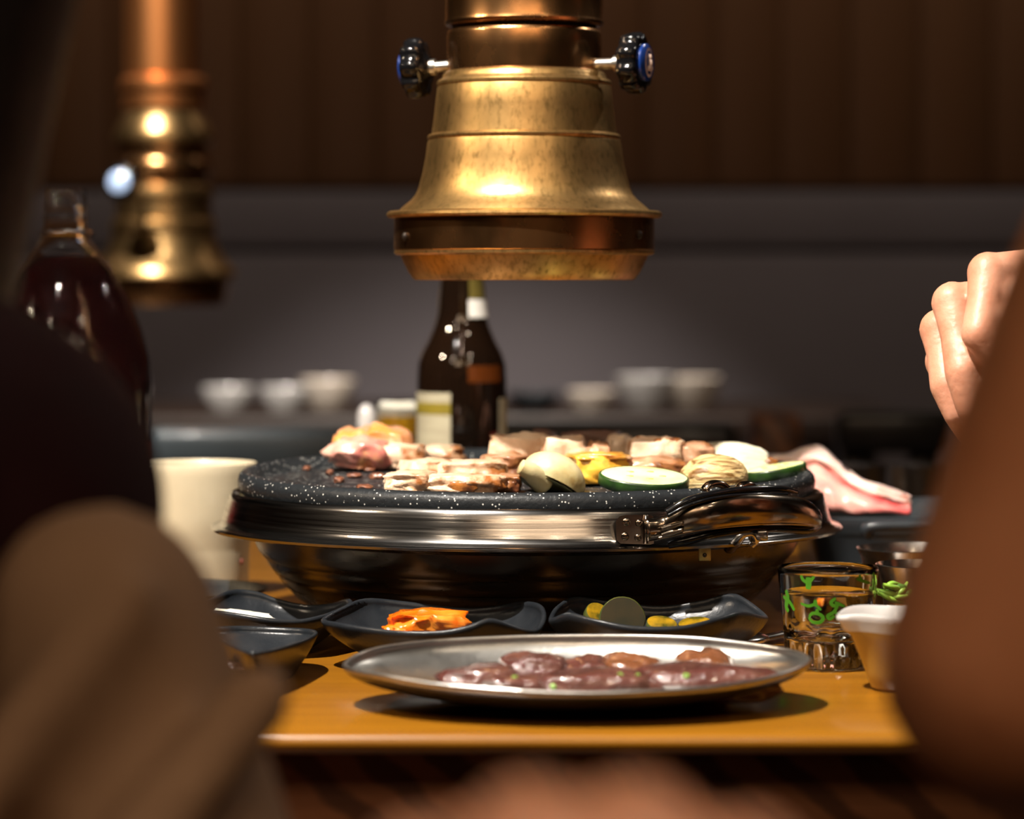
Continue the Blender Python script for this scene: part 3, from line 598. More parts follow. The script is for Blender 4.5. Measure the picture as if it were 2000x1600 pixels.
b3, c3, bb3 = bowl_from_rim('side_dish_bowl', 'black wavy square bowl with dark pickled zucchini, beside the shot glass',
    [P(1072,1212,1.59), P(1086,1188,1.625), P(1122,1171,1.645), P(1190,1179,1.652), P(1285,1188,1.655), P(1365,1179,1.652), P(1424,1165,1.648), P(1456,1173,1.638), P(1500,1209,1.612), P(1450,1200,1.575), P(1406,1211,1.558), P(1335,1228,1.547), P(1240,1229,1.545), P(1165,1216,1.55), P(1110,1203,1.562), P(1082,1211,1.575)],
    .46, M['melamine'], (.002,-.006), group=GB)
b1, c1, bb1 = bowl_from_rim('side_dish_bowl', 'black wavy square bowl with white radish, behind the small flat square dish',
    [P(372,1190,1.66), P(409,1174,1.695), P(452,1157,1.715), P(499,1160,1.72), P(545,1175,1.72), P(598,1186,1.715), P(646,1184,1.70), P(682,1174,1.675), P(686,1184,1.655), P(655,1198,1.635), P(625,1208,1.622), P(580,1216,1.615), P(524,1213,1.61), P(470,1205,1.612), P(430,1199,1.618), P(392,1196,1.635)],
    .46, M['melamine'], (.0,-.004), group=GB)
b4, c4, bb4 = bowl_from_rim('side_dish_bowl', 'small flat-rimmed black square dish, nearly empty, at the table corner by the tan coat',
    [P(398,1236,1.56), P(420,1229,1.585), P(480,1228,1.597), P(560,1231,1.597), P(606,1234,1.588), P(620,1240,1.565), P(600,1252,1.535), P(560,1266,1.495), P(520,1277,1.465), P(490,1279,1.455), P(462,1270,1.475), P(425,1250,1.525)],
    .42, M['melamine'], (.004,.0), group=GB, curve=1.25, floor_h=.009)
# contents
def lump(name, label, cat, c, size, m, seed, group=None, **kw):
    c = Vector(c); return tag(link(name, blob_mesh(c, size, seed=seed, **kw), m, None, (c.x, c.y, c.z-size[2])), label, cat, group)
lump('kimchi_piece', 'large glossy orange kimchi leaf in the middle black bowl', 'kimchi', P(838,1212,1.60)+Vector((0,0,-.002)), (.0205,.016,.0075), M['kimchi'], 61, 'kimchi in the middle bowl', square=.35, amp=.18, taper=-.25)
lump('kimchi_piece', 'paler fold of kimchi at the right of the orange heap', 'kimchi', P(880,1221,1.598)+Vector((0,.004,-.003)), (.010,.012,.005), M['kimchi'], 63, 'kimchi in the middle bowl', square=.3, amp=.2)
lump('kimchi_piece', 'small orange kimchi scrap at the left foot of the heap', 'kimchi', P(780,1228,1.59)+Vector((0,0,-.002)), (.009,.012,.004), M['kimchi'], 64, 'kimchi in the middle bowl', square=.3, amp=.2)
lump('radish_slice', 'flat white radish slice in the left black bowl', 'radish', P(478,1204,1.66)+Vector((-.002,0,-.003)), (.0175,.014,.0042), M['radish'], 65, square=.5, amp=.08, tilt=.12, taper=-.35)
lump('sauce_scrap', 'smear of brown sauce left in the small flat square dish', 'sauce', P(474,1266,1.50)+Vector((0,.004,-.009)), (.010,.006,.0022), M['grease'], 66, square=.2, amp=.2)
def pickle(label, c, r, th, tx, ty, seed, fm='pickle'):
    root = thing('pickled_zucchini', label, 'pickle', c, 'pickled zucchini in the right bowl')
    R = Matrix.Translation(c) @ Matrix.Rotation(ty, 4, 'Y') @ Matrix.Rotation(tx, 4, 'X')
    ring = lambda s, z: [R @ Vector((r*s*math.cos(2*PI*k/28)*(1+.05*noise.noise((2*math.cos(2*PI*k/28), seed, 0))), r*s*math.sin(2*PI*k/28), z)) for k in range(28)]
    rings('flesh', [ring(.3, -th/2), ring(.95, -th/2), ring(.95, th/2), ring(.3, th/2)], M[fm], root, sharp=60)
    rings('skin', [ring(.94, -th/2), ring(1, -th/2+.0006), ring(1.0, th/2-.0006), ring(.94, th/2)], M['pickle_skin'], root, cap0=False, cap1=False, sharp=60)
pc = P(1215,1208,1.60); pickle('dark round pickle slice standing up in the right bowl', pc+Vector((0,0,-.001)), .0128, .006, 1.15, .1, 1, 'pickle_dark')
pickle('yellow pickle slice peeping out behind the dark round one', P(1166,1203,1.615), .0075, .005, .7, .5, 2)
pickle('small yellow pickle bit lying right of the dark round slice', P(1292,1224,1.59), .0085, .005, .35, .1, 3)
pickle('flat green-edged pickle slice at the right of the bowl floor', P(1358,1224,1.60), .0095, .0045, .25, -.1, 4)
# pewter oval dish
def Dd(px_): 
    return 1.44
rp = []
for (px_, py_) in [(670,1300),(693,1282),(740,1267),(812,1257),(880,1251),(1003,1245),(1100,1243),(1237,1243),(1350,1247),(1425,1254),(1500,1264),(1556,1275),(1584,1290),(1556,1309),(1481,1331),(1387,1345),(1275,1352),(1162,1356),(1050,1354),(992,1350),(884,1342),(812,1333),(740,1320),(686,1310)]:
    u = max(-1, min(1, (px_-1127)/457)); s = math.sqrt(1-u*u); s = s*(1 if py_ < 1300-(px_-670)/914*9 else -1)
    D = 1.443+(.070 if s > 0 else .075)*s; rp.append(P(px_, py_, D))
pd, cd, bd = bowl_from_rim('oval_dish', 'dark pewter oval dish with raw meat at the front edge of the table', rp, .40, M['pewter'], (0,.004), wall=.0012, n=140, cat='dish', floor_h=.0035, curve=2.0, rim_r=.0013, under=M['pewter_shaded'])
GM = 'raw meat slices on the pewter dish'
for i, (lb, xl, xr, yt, D, dp, h, mm, kw) in enumerate([
    ('long purple-brown raw meat slice at the left of the pewter dish', 862, 1010, 1306, 1.428, .030, .0075, 'raw_offal', dict(taper=.2, rot=.05)),
    ('raw meat fold rising behind the long left slice on the pewter dish', 985, 1112, 1286, 1.462, .032, .0105, 'raw_offal', dict(taper=-.1, rot=-.1)),
    ('small rounded raw meat fold left of the tan curl', 1094, 1190, 1292, 1.465, .028, .0095, 'raw_offal', dict(rot=.1)),
    ('tan-brown raw meat curl in the middle of the pewter dish', 1176, 1286, 1288, 1.468, .03, .0105, 'raw_offal_tan', dict(rot=.15, square=.25)),
    ('tan-brown raw meat mound at the right of the middle curl', 1318, 1428, 1281, 1.472, .03, .012, 'raw_offal_tan', dict(rot=-.1, square=.25)),
    ('long smooth purple raw meat slice at the right of the dish', 1256, 1508, 1305, 1.432, .034, .0095, 'raw_offal', dict(taper=-.18, rot=-.05)),
    ('wet raw meat slice at the front middle of the dish', 1040, 1270, 1316, 1.418, .03, .0075, 'raw_offal', dict(rot=.03)),
    ('thin raw meat slice in front of the left pair', 930, 1070, 1322, 1.412, .026, .006, 'raw_offal', dict(rot=-.06))]):
    zb = Zp(yt, D)-h*2*.93; c = Vector((Xp((xl+xr)/2, D), D, zb+h))
    k_ = dict(square=.3, amp=.12, fine=.03, seed=71+i, cuts=8); k_.update(kw)
    tag(link('raw_meat_slice', blob_mesh(c, ((xr-xl)/F*D/2, dp/2, h), **k_), M[mm], None, (c.x, c.y, zb)), lb, 'meat', GM)
for i, (px_, py_, D, lb) in enumerate([(1130,1330,1.405,'green scallion bit in the middle of the meat, upper one of a pair'), (1122,1340,1.404,'green scallion bit in the middle of the meat, lower one of a pair'), (1211,1320,1.41,'scallion bit in front of the tan meat curl, left one'),
        (1246,1322,1.412,'scallion bit in front of the tan meat curl, right one'), (1080,1341,1.402,'scallion bit by the front rim left of the middle pair'), (1006,1322,1.405,'scallion bit on the long slice at the left'), (1340,1320,1.414,'scallion bit on the long smooth slice at the right')]):
    c = P(px_, py_, D)
    tag(lathe('scallion_ring', [(.0008,-.0006),(.0015,-.0006),(.0015,.0006),(.0008,.0006),(.0008,-.0006)], (0,0), M['scallion'], None, c, seg=14, xf=Matrix.Translation(c) @ Matrix.Rotation(.6*i, 4, 'X')), lb, 'scallion', 'scallion bits on the raw meat')
# a hole-like rivet in the back wall of the dish
ball('rivet', P(1136,1260,1.5115), (.0013,.0009,.0013), M['brass_tab'], pd, n=6)
# small saucer behind the left bowl
sx, sy = -.205, 1.80
sc = thing('saucer', 'dark glossy saucer on the table between the cream cup and the wavy bowls', 'saucer', (sx, sy, TZ))
lathe('body', [(0,TZ+.0005),(.026,TZ+.0005),(.034,TZ+.006),(.046,TZ+.016),(.053,TZ+.019),(.054,TZ+.0205),(.052,TZ+.0205),(.044,TZ+.0175),(.03,TZ+.008),(0,TZ+.006)], (sx, sy), M['melamine'], sc, seg=64)
# cream cup
ux, uy = Xp(381, 1.95), 1.95; r_ = 121/F*1.95
cu = thing('cup', 'tall cream stoneware cup without a handle, left of the grill', 'cup', (ux, uy, TZ)); zt = Zp(907, 1.95)
lathe('body', [(0,TZ+.0006),(r_*.78,TZ+.0006),(r_*.84,TZ+.004),(r_*.865,TZ+.012),(r_*.875,TZ+.030),(r_*.885,TZ+.034),(r_*.93,TZ+.042),(r_*.97,TZ+.055),(r_*.99,zt-.006),(r_,zt-.001),(r_*.985,zt+.0012),(r_*.95,zt),(r_*.93,zt-.006),(r_*.90,TZ+.05),(r_*.8,TZ+.012),(0,TZ+.009)], (ux, uy), M['cream'], cu, seg=72, sharp=60)
ball('fleck', (Xp(467,1.92), uy-math.sqrt(max((r_*.872)**2-(Xp(467,1.92)-ux)**2, 1e-6)), Zp(1104,1.91)), (.0016,.001,.0022), M['rust_fleck'], cu, n=5)

# ---------------------------------------------------------------- soju glass
qx, qd = Xp(1617, 1.585), 1.585; zr = Zp(1106, qd); z0 = TZ+.0006
sg = thing('shot_glass', 'clear shot glass with green lettering, half full, on the table beside the right bowl', 'glass', (qx, qd, TZ))
def go(z): t = (z-z0)/(zr-z0); return .0222+.0053*t
flute = lambda r, z, a: r*(1+.022*math.cos(14*a)*max(0, min(1, (.7655-z)/.004))) if (z < .7655 and r > .015) else r*(1+.03*math.cos(7*a)*max(0, 1-abs(z-.769)/.006)) if r < .0225 and .763 < z < .775 else r
op = [(0,z0+.0016),(.012,z0+.0014),(.018,z0),(.0212,z0+.0004),(.0222,z0+.002),(go(.757),.757),(go(.763),.763),(go(.766),.766),(go(.78),.78),(go(.792),.792),(go(zr-.003),zr-.003),(go(zr)-.0001,zr-.0008),(go(zr)-.0009,zr),(go(zr)-.0018,zr-.0008),
      (go(zr-.004)-.0020,zr-.004),(go(.792)-.0021,.792),(go(.78)-.0022,.78),(go(.772)-.0028,.772),(.0185,.7675),(.013,.7650),(.006,.7668),(0,.7672)]
lathe('glass', op, (qx, qd), M['glass'], sg, seg=112, rmod=flute, sharp=70)
zl = Zp(1156, qd)
lathe('drink', [(0,.7674),(.006,.767),(.013,.7652),(.0187,.7677),(go(.772)-.0026,.772),(go(.78)-.0020,.78),(go(zl)-.0019,zl),(go(zl)-.0023,zl-.0004),(0,zl-.0004)], (qx, qd), M['water'], sg, seg=96, rmod=None, sharp=50)
def gmark(pts, wpx, parent):
    out = []
    for (px_, py_) in pts:
        z = Zp(py_, qd-.025); r = go(z)+.00015; s = max(-.99, min(.99, (px_-1617)/F*(qd-.022)/r)); a = math.asin(s)
        out.append((a, z, r))
    if len(out) > 2: sp_ = [(v.x, v.y, v.z) for v in spl(out, 20, False)]
    else: sp_ = [tuple(Vector(out[0]).lerp(Vector(out[1]), k/5)) for k in range(6)]
    vs, fs = [], []
    for i, (a, z, r) in enumerate(sp_):
        a1, z1, _ = sp_[min(i+1, len(sp_)-1)]; a0, z0_, _ = sp_[max(i-1, 0)]
        d = Vector(((a1-a0)*r, z1-z0_)); d = d.normalized() if d.length > 1e-9 else Vector((1, 0)); nrm = Vector((-d.y, d.x))
        e = 1-.35*abs(2*i/(len(sp_)-1)-1)**3; h = wpx/2/F*qd*e
        for s in (-1, 1):
            aa = a+s*nrm.x*h/r; zz = z+s*nrm.y*h; rr = go(zz)+.0002
            vs.append((qx+rr*math.sin(aa), qd-rr*math.cos(aa), zz))
        if i: k = 2*i; fs.append((k-2, k-1, k+1, k))
    mesh('green_letter', vs, fs, M['green_print'], parent, fix=False)
for pts, wpx in [([(1569,1152),(1570,1140),(1569,1128)], 12), ([(1556,1125),(1560,1134),(1570,1138),(1580,1126)], 7),
                 ([(1530,1158),(1533,1172),(1531,1190),(1535,1200)], 12), ([(1526,1172),(1536,1180),(1545,1196)], 8),
                 ([(1556,1181),(1570,1185),(1582,1182),(1594,1192)], 6), ([(1583,1172),(1583,1184)], 8),
                 ([(1572,1206),(1578,1199),(1590,1200),(1598,1207),(1592,1216),(1578,1216),(1571,1207)], 7), ([(1586,1190),(1587,1202)], 7),
                 ([(1622,1168),(1613,1176),(1618,1183),(1629,1180)], 7), ([(1620,1176),(1640,1185)], 6), ([(1626,1183),(1618,1196),(1607,1203),(1611,1209),(1620,1203)], 7), ([(1620,1194),(1630,1206)], 6),
                 ([(1664,1131),(1678,1137),(1692,1142)], 6), ([(1674,1136),(1669,1124)], 6), ([(1700,1122),(1703,1140),(1700,1158)], 9)]:
    gmark(pts, wpx, sg)

# ---------------------------------------------------------------- white sauce cup
wx, wd = Xp(1762, 1.50), 1.50
n = 72; rimz = Zp(1192, wd); rr0 = 119/F*wd
def wr_(r, z, a):                                                # pulled out into a spout at the left
    d = math.cos(a-PI); t = max(0, (z-TZ-.015)/.03)
    return r*(1+.10*max(0, d)**6*t)
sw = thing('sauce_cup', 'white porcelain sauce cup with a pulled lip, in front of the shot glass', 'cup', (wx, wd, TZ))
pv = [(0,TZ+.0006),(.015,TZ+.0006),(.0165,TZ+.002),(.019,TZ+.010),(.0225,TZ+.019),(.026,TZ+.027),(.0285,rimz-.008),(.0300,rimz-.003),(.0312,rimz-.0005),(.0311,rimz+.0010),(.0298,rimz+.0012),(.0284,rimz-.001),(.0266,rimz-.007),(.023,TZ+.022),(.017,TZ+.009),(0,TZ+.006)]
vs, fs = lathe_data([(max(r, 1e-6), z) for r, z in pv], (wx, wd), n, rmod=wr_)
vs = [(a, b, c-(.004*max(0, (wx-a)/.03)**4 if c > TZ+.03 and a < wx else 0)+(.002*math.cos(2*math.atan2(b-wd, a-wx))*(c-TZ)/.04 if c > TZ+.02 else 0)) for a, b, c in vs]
sb_ = mesh('body', vs, fs, M['porcelain'], sw, sharp=60); sb_.data.materials.append(M['ochre_lower'])
for p in sb_.data.polygons:                                       # ochre below the white lip, outside only
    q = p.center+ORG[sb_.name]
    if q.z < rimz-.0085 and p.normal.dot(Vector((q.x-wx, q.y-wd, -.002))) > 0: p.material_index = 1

# ---------------------------------------------------------------- right back: tray, raw pork, steel bowls, herbs
tx0, tx1, ty0, ty1 = .197, .43, 1.945, 2.13; tzr = Zp(1010, 1.95)
tr = thing('meat_tray', 'slate grey rectangular serving tray with a rounded rim under the raw pork', 'tray', ((tx0+tx1)/2, (ty0+ty1)/2, TZ))
def rrect(x0, x1, y0, y1, r, z, n=8):
    out = []
    for (cx, cy, a0) in [(x1-r, y1-r, 0), (x0+r, y1-r, PI/2), (x0+r, y0+r, PI), (x1-r, y0+r, 1.5*PI)]:
        for k in range(n): a = a0+PI/2*k/(n-1); out.append(Vector((cx+r*math.cos(a), cy+r*math.sin(a), z)))
    return out
rr = lambda d, z: rrect(tx0+d, tx1-d, ty0+d, ty1-d, .022-min(d, .012), z)
rings('body', [rr(.014, TZ+.0006), rr(.012, TZ+.004), rr(.008, tzr-.030), rr(.004, tzr-.012), rr(0, tzr-.006), rr(0, tzr-.001), rr(.002, tzr), rr(.006, tzr-.001), rr(.009, tzr-.006), rr(.013, tzr-.016), rr(.02, tzr-.019)], M['slate'], tr, sharp=60)
tube('grip', [(Xp(1700,1.938), 1.944, Zp(1046,1.938)), (Xp(1694,1.93), 1.934, Zp(1042,1.93)), (Xp(1698,1.93), 1.930, Zp(1030,1.93)), (.26, 1.928, Zp(1026,1.93)), (.33, 1.928, Zp(1026,1.93)), (.345, 1.944, Zp(1040,1.938))], .0036, M['slate'], tr, n=10, smoothn=30)
pk = thing('pork_belly_slab', 'raw pink pork belly slab with a pale fat edge, draped in the tray beyond the grill', 'meat', (.225, 2.01, tzr))
top = spl([P(1470,900,2.02), P(1540,893,2.02), P(1602,880,2.02), P(1650,922,2.015), P(1700,952,2.0), P(1776,976,1.99)], 30, False)
bot = spl([P(1480,930,2.0), P(1550,960,1.99), P(1600,985,1.985), P(1640,1000,1.98), P(1700,1006,1.975), P(1772,1008,1.972)], 30, False)
def sheet(a, b, th, off):
    rs = []
    for i, (p, q) in enumerate(zip(a, b)):
        ring = []; n_ = 9
        fr = [p.lerp(q, k/n_)+Vector((0, -.012*math.sin(PI*k/n_)+.004*noise.noise((i*.25, k*.35, off)), .003*noise.noise((i*.3, k*.4, 5+off)))) for k in range(n_+1)]
        bk = [v+Vector((.001, th, .003)) for v in reversed(fr)]; rs.append(fr+bk)
    return rs
rings('meat', sheet([p.lerp(q, .20) for p, q in zip(top, bot)], bot, .011, 0), M['raw_belly'], pk)
rings('fat_edge', sheet(top, [p.lerp(q, .26) for p, q in zip(top, bot)], .012, 3), M['belly_fat'], pk)
def steel_bowl(label, px_, D, r, yr, group='small steel bowls by the tray'):
    X = Xp(px_, D); zr_ = Zp(yr, D); o = thing('steel_bowl', label, 'bowl', (X, D, TZ), group)
    lathe('body', [(0,TZ+.0006),(r*.55,TZ+.0006),(r*.6,TZ+.004),(r*.82,TZ+.02),(r*.93,zr_-.006),(r,zr_-.001),(r*1.02,zr_+.0005),(r*.99,zr_+.001),(r*.91,zr_-.005),(r*.78,TZ+.02),(r*.5,TZ+.006),(0,TZ+.005)], (X, D), M['steel_plain'], o, seg=56)
    return o
steel_bowl('small shiny steel bowl behind the shot glass, in front of the slate tray', 1782, 1.80, .0335, 1072)
steel_bowl('steel bowl standing half hidden beyond the white sauce cup', 1800, 1.68, .026, 1104)
# flat dark plate with orange bits, under the overhang of the ring
fx0, fx1, fy0, fy1, fz = Xp(1545,1.93), Xp(1710,1.93), 1.855, 1.94, Zp(1072, 1.9)
fp = thing('flat_plate', 'dark flat rectangular plate with orange slices, tucked beside the grill', 'plate', ((fx0+fx1)/2, 1.9, TZ))
rr = lambda d, z: rrect(fx0+d, fx1-d, fy0+d, fy1-d, .010, z)
fz = min(fz, TZ+.020)
rings('body', [rr(.018, TZ+.0006), rr(.016, TZ+.004), rr(.004, fz-.004), rr(0, fz-.001), rr(.001, fz), rr(.004, fz-.0005), rr(.010, fz-.004)], M['slate'], fp, sharp=60)
for i in range(3):
    lump('carrot_slice', ['leftmost orange slice on the dark flat plate beside the grill', 'middle orange slice on the dark flat plate beside the grill', 'rightmost orange slice on the dark flat plate beside the grill'][i], 'vegetable', ((fx0+fx1)/2-.012+.011*i, 1.888+.005*(i % 2), fz+.0005), (.011,.008,.003), M['kimchi'], 90+i, 'orange slices on the flat plate', square=.4)
# herbs
hb = thing('herb_sprig', 'sprig of green herb stems between the shot glass and the white sauce cup', 'herb', P(1752,1168,1.60))
hplate = thing('herb_dish', 'small black dish under the green herbs behind the sauce cup', 'dish', (Xp(1772,1.60), 1.60, TZ))
lathe('body', [(0,TZ+.0006),(.018,TZ+.0006),(.024,TZ+.012),(.029,TZ+.022),(.030,TZ+.0235),(.0285,TZ+.0235),(.022,TZ+.014),(0,TZ+.010)], (Xp(1772,1.60), 1.60), M['melamine'], hplate, seg=40)
for (a, b, c) in [((1712,1152),(1740,1160),(1780,1168)), ((1716,1160),(1750,1166),(1790,1160)), ((1724,1142),(1750,1148),(1785,1156)), ((1735,1168),(1760,1156),(1772,1138)), ((1714,1156),(1745,1172),(1785,1178)), ((1726,1150),(1744,1140),(1770,1150))]:
    j = random.uniform(-.008, .008); tube('herb_stem', [P(*a, 1.60+j), P(*b, 1.595), P(*c, 1.60-j)], [.0010,.0016,.0009], M['herb'], hb, n=7, smoothn=14)
for (px_, py_, s) in [(1756,1148,1), (1728,1158,.8), (1772,1162,1.1)]:
    c = P(px_, py_, 1.597); me = blob_mesh(c, (.0040*s, .002, .0020*s), seed=int(px_), square=.2, amp=.15, cuts=3, flatbase=False); link('herb_leaf', me, M['herb_dark'], hb)
# spoon between right bowl and glass
sp = thing('spoon', 'steel spoon lying on the table between the right bowl and the shot glass', 'spoon', (.155, 1.70, TZ))
tube('shaft', [(.135,1.668,TZ+.004), (.158,1.70,TZ+.004), (.20,1.76,TZ+.006)], [.0022,.0024,.0032], M['steel_plain'], sp, n=8, smoothn=12, flat=1.8)
me = blob_mesh(Vector((.131,1.663,TZ+.0055)), (.012,.017,.0036), seed=3, square=.05, amp=.01, fine=0, rot=-.6); link('spoon_head', me, M['steel_plain'], sp)

# ================================================================ BOTTLES BEHIND
bd_ = 2.22; bx = Xp(902, bd_); k = bd_/F
bt = thing('beer_bottle', 'dark brown glass beer bottle with cream labels, standing behind the grill', 'bottle', (bx, bd_, TZ))
zz = lambda y: ZC-(y-HY)*k
lathe('glass', [(0,TZ+.0006),(78*k,TZ+.0006),(86*k,TZ+.004),(87*k,TZ+.01),(87*k,zz(740)),(85*k,zz(712)),(78*k,zz(690)),(66*k,zz(668)),(54*k,zz(640)),(47*k,zz(615)),(44*k,zz(580)),(40*k,zz(540)),(36*k,zz(480)),(34*k,zz(440)),(39*k,zz(436)),(39*k,zz(420)),(35*k,zz(417)),(0,zz(416))], (bx, bd_), M['amber_glass'], bt, seg=64, sharp=60)
def patch(name, prof, c, a0, a1, m, parent, off=.0004): return lathe(name, [(r+off, z) for r, z in prof], c, m, parent, seg=24, a0=a0, a1=a1)
A = lambda px_, r: -PI/2+math.asin(max(-1, min(1, (px_-902)*k/r)))
rb = 87*k
patch('body_label', [(rb,zz(930)),(rb,zz(765))], (bx, bd_), -PI*1.02, A(882, rb), M['label_cream'], bt)
patch('label_band', [(rb,zz(806)),(rb,zz(784))], (bx, bd_), -PI*1.02, A(882, rb), M['label_olive'], bt, .0008)
patch('body_label', [(rb,zz(930)),(rb,zz(776))], (bx, bd_), A(974, rb), .35, M['label_cream'], bt)
patch('label_band', [(rb,zz(900)),(rb,zz(842))], (bx, bd_), A(958, rb), A(973, rb), M['red_label'], bt, .0008)
patch('neck_label', [(50.5*k,zz(620)),(45.5*k,zz(585))], (bx, bd_), A(915, 46*k), .8, M['label_white'], bt)
patch('neck_foil', [(45.5*k,zz(583)),(41*k,zz(540)),(37*k,zz(480))], (bx, bd_), A(917, 44*k), .8, M['foil'], bt)
patch('beer_level', [(87*k,zz(745)),(86.6*k,zz(728)),(85*k,zz(712))], (bx, bd_), A(915, rb), A(978, rb), M['amber_glow'], bt, .0003)
# big cola bottle at the left
cd_ = 2.1; cx = Xp(128, cd_); k2 = cd_/F; z2 = lambda y: ZC-(y-HY)*k2
cb = thing('drink_bottle', 'large clear bottle of dark drink with an open threaded neck, left of the cup', 'bottle', (cx, cd_, TZ))
dim = lambda r, z, a: r*(1+.022*math.cos(9*a+z*120)*max(0, 1-abs(z-z2(600))/.05)) if r > .02 else r
lathe('bottle_wall', [(0,TZ+.0006),(118*k2,TZ+.0006),(140*k2,TZ+.006),(150*k2,z2(1060)),(158*k2,z2(1000)),(160*k2,z2(880)),(168*k2,z2(800)),(170*k2,z2(750)),(164*k2,z2(700)),(148*k2,z2(645)),(122*k2,z2(580)),(92*k2,z2(525)),(66*k2,z2(490)),(50*k2,z2(470)),(50*k2,z2(462)),(57*k2,z2(460)),(57*k2,z2(454)),(44*k2,z2(450)),(42*k2,z2(430)),(46*k2,z2(427)),(42*k2,z2(422)),(41*k2,z2(408)),(45*k2,z2(405)),(41*k2,z2(400)),(40*k2,z2(374)),(37*k2,z2(370)),(35*k2,z2(374)),(37*k2,z2(440)),(44*k2,z2(474)),(62*k2,z2(494)),(88*k2,z2(528)),(112*k2,z2(566))], (cx, cd_), M['pet'], cb, seg=72, rmod=dim, sharp=60)
lathe('drink', [(0,TZ+.004),(112*k2,TZ+.004),(136*k2,TZ+.010),(146*k2,z2(1060)),(154*k2,z2(1000)),(156*k2,z2(880)),(164*k2,z2(800)),(166*k2,z2(750)),(160*k2,z2(700)),(143*k2,z2(645)),(117*k2,z2(580)),(88*k2,z2(530)),(60*k2,z2(500)),(0,z2(498))], (cx, cd_), M['cola'], cb, seg=72, rmod=dim, sharp=60)
patch('red_label', [(159*k2,z2(1000)),(161*k2,z2(880)),(162*k2,z2(862))], (cx, cd_), -PI, .5, M['red_label'], cb, .0006)
patch('label_edge', [(159.5*k2,z2(1000)),(161.5*k2,z2(930))], (cx, cd_), -.62, -.35, M['pale_label'], cb, .001)
# beer glass and white shaker beyond the bottle
ex, ed = Xp(776, 2.36), 2.36; k3 = ed/F
bgl = thing('beer_glass', 'glass of yellow beer half hidden behind the brown bottle', 'glass', (ex, ed, TZ))
z3 = lambda y: ZC-(y-HY)*k3
lathe('beer', [(0,TZ+.004),(30*k3,TZ+.004),(36*k3,z3(900)),(39*k3,z3(812)),(0,z3(812))], (ex, ed), M['beer'], bgl, seg=40)
lathe('foam', [(0,z3(812)),(39*k3,z3(812)),(40*k3,z3(798)),(0,z3(796))], (ex, ed), M['foam'], bgl, seg=40)
lathe('glass', [(0,TZ+.0006),(32*k3,TZ+.0006),(34*k3,TZ+.003),(42*k3,z3(785)),(41*k3,z3(783)),(40.5*k3,z3(786)),(37*k3,z3(880)),(31*k3,TZ+.0038),(0,TZ+.0038)], (ex, ed), M['glass'], bgl, seg=40)
hx, hd = Xp(728, 2.46), 2.36; k4 = hd/F; z4 = lambda y: ZC-(y-HY)*k4; hx = Xp(716, hd)
sh = thing('shaker', 'small white shaker with a rounded top left of the beer glass', 'shaker', (hx, hd, TZ))
lathe('body', [(0,TZ+.0006),(17*k4,TZ+.0006),(17*k4,z4(850)),(16*k4,z4(836))], (hx, hd), M['porcelain'], sh, seg=32)
lathe('lid', [(18*k4,z4(838)),(18*k4,z4(815)),(14*k4,z4(798)),(6*k4,z4(790)),(0,z4(789))], (hx, hd), M['porcelain'], sh, seg=32)

# ================================================================ BEYOND: chairs, rear tables and their dishes
def chair(label, x0, x1, D, yt, m, group='vinyl chairs behind the table', rails=True):
    zt_ = Zp(yt, D); o = thing('dining_chair', label, 'chair', ((x0+x1)/2, D, 0), group); mid = (x0+x1)/2
    box('backrest', x0, x1, D, D+.035, zt_-.052, zt_, m, o, bev=.013, seg=3)
    box('back_panel', x0+.03, x1-.03, D+.004, D+.03, zt_-.30, zt_-.066, m, o, bev=.011, seg=3)
    box('seat', x0+.01, x1-.01, D-.43, D+.01, .42, .47, m, o, bev=.016, seg=3)
    for xx in (x0+.01, x1-.045):
        box('leg', xx, xx+.034, D+.034, D+.066, 0, zt_-.02, M['dark_wood'], o, bev=.004); box('leg', xx, xx+.034, D-.41, D-.376, 0, .42, M['dark_wood'], o, bev=.004)
    return o
chair('vinyl chair with blue-grey sheen in its colour, wide padded back, left beyond the cream cup', Xp(285,2.95), Xp(640,2.95)+.05, 2.95, 838, M['vinyl_sheen'])
chair('dark vinyl chair back at the right, under the raised hand', Xp(1635,3.4), Xp(1860,3.4), 3.4, 800, M['vinyl'])
chair('black vinyl chair hidden behind the brown beer bottle and the meat', Xp(820,2.95), Xp(1440,2.95), 2.95, 826, M['vinyl'])
def rear_table(label, x0, x1, y0, y1):
    o = thing('dining_table', label, 'table', ((x0+x1)/2, (y0+y1)/2, 0))
    box('table_top', x0, x1, y0, y1, TZ-.05, TZ, M['dark_wood'], o, bev=.006)
    for xx in (x0+.05, x1-.11):
        for yy in (y0+.05, y1-.11): box('leg', xx, xx+.06, yy, yy+.06, 0, TZ-.05, M['dark_wood'], o, bev=.004)
rear_table('dark table under the rear copper hood', -1.0, -.06, 3.12, 3.9)
rear_table('dark table near the grey wall with blurred white dishes', -.75, .62, 4.5, 5.1)
def plate_stack(label, px_, D, r, yt, m, n_=3, cat='dish'):
    X = Xp(px_, D); o = thing('stacked_dish', label, cat, (X, D, TZ), 'blurred dishes on the table by the wall'); h = Zp(yt, D)-TZ
    lathe('body', [(0,TZ+.0008),(r*.55,TZ+.0008),(r*.62,TZ+.004),(r*.9,TZ+h*.55),(r,TZ+h),(r*.97,TZ+h+.001),(r*.85,TZ+h*.62),(r*.5,TZ+h*.3),(0,TZ+h*.28)], (X, D), m, o, seg=40)
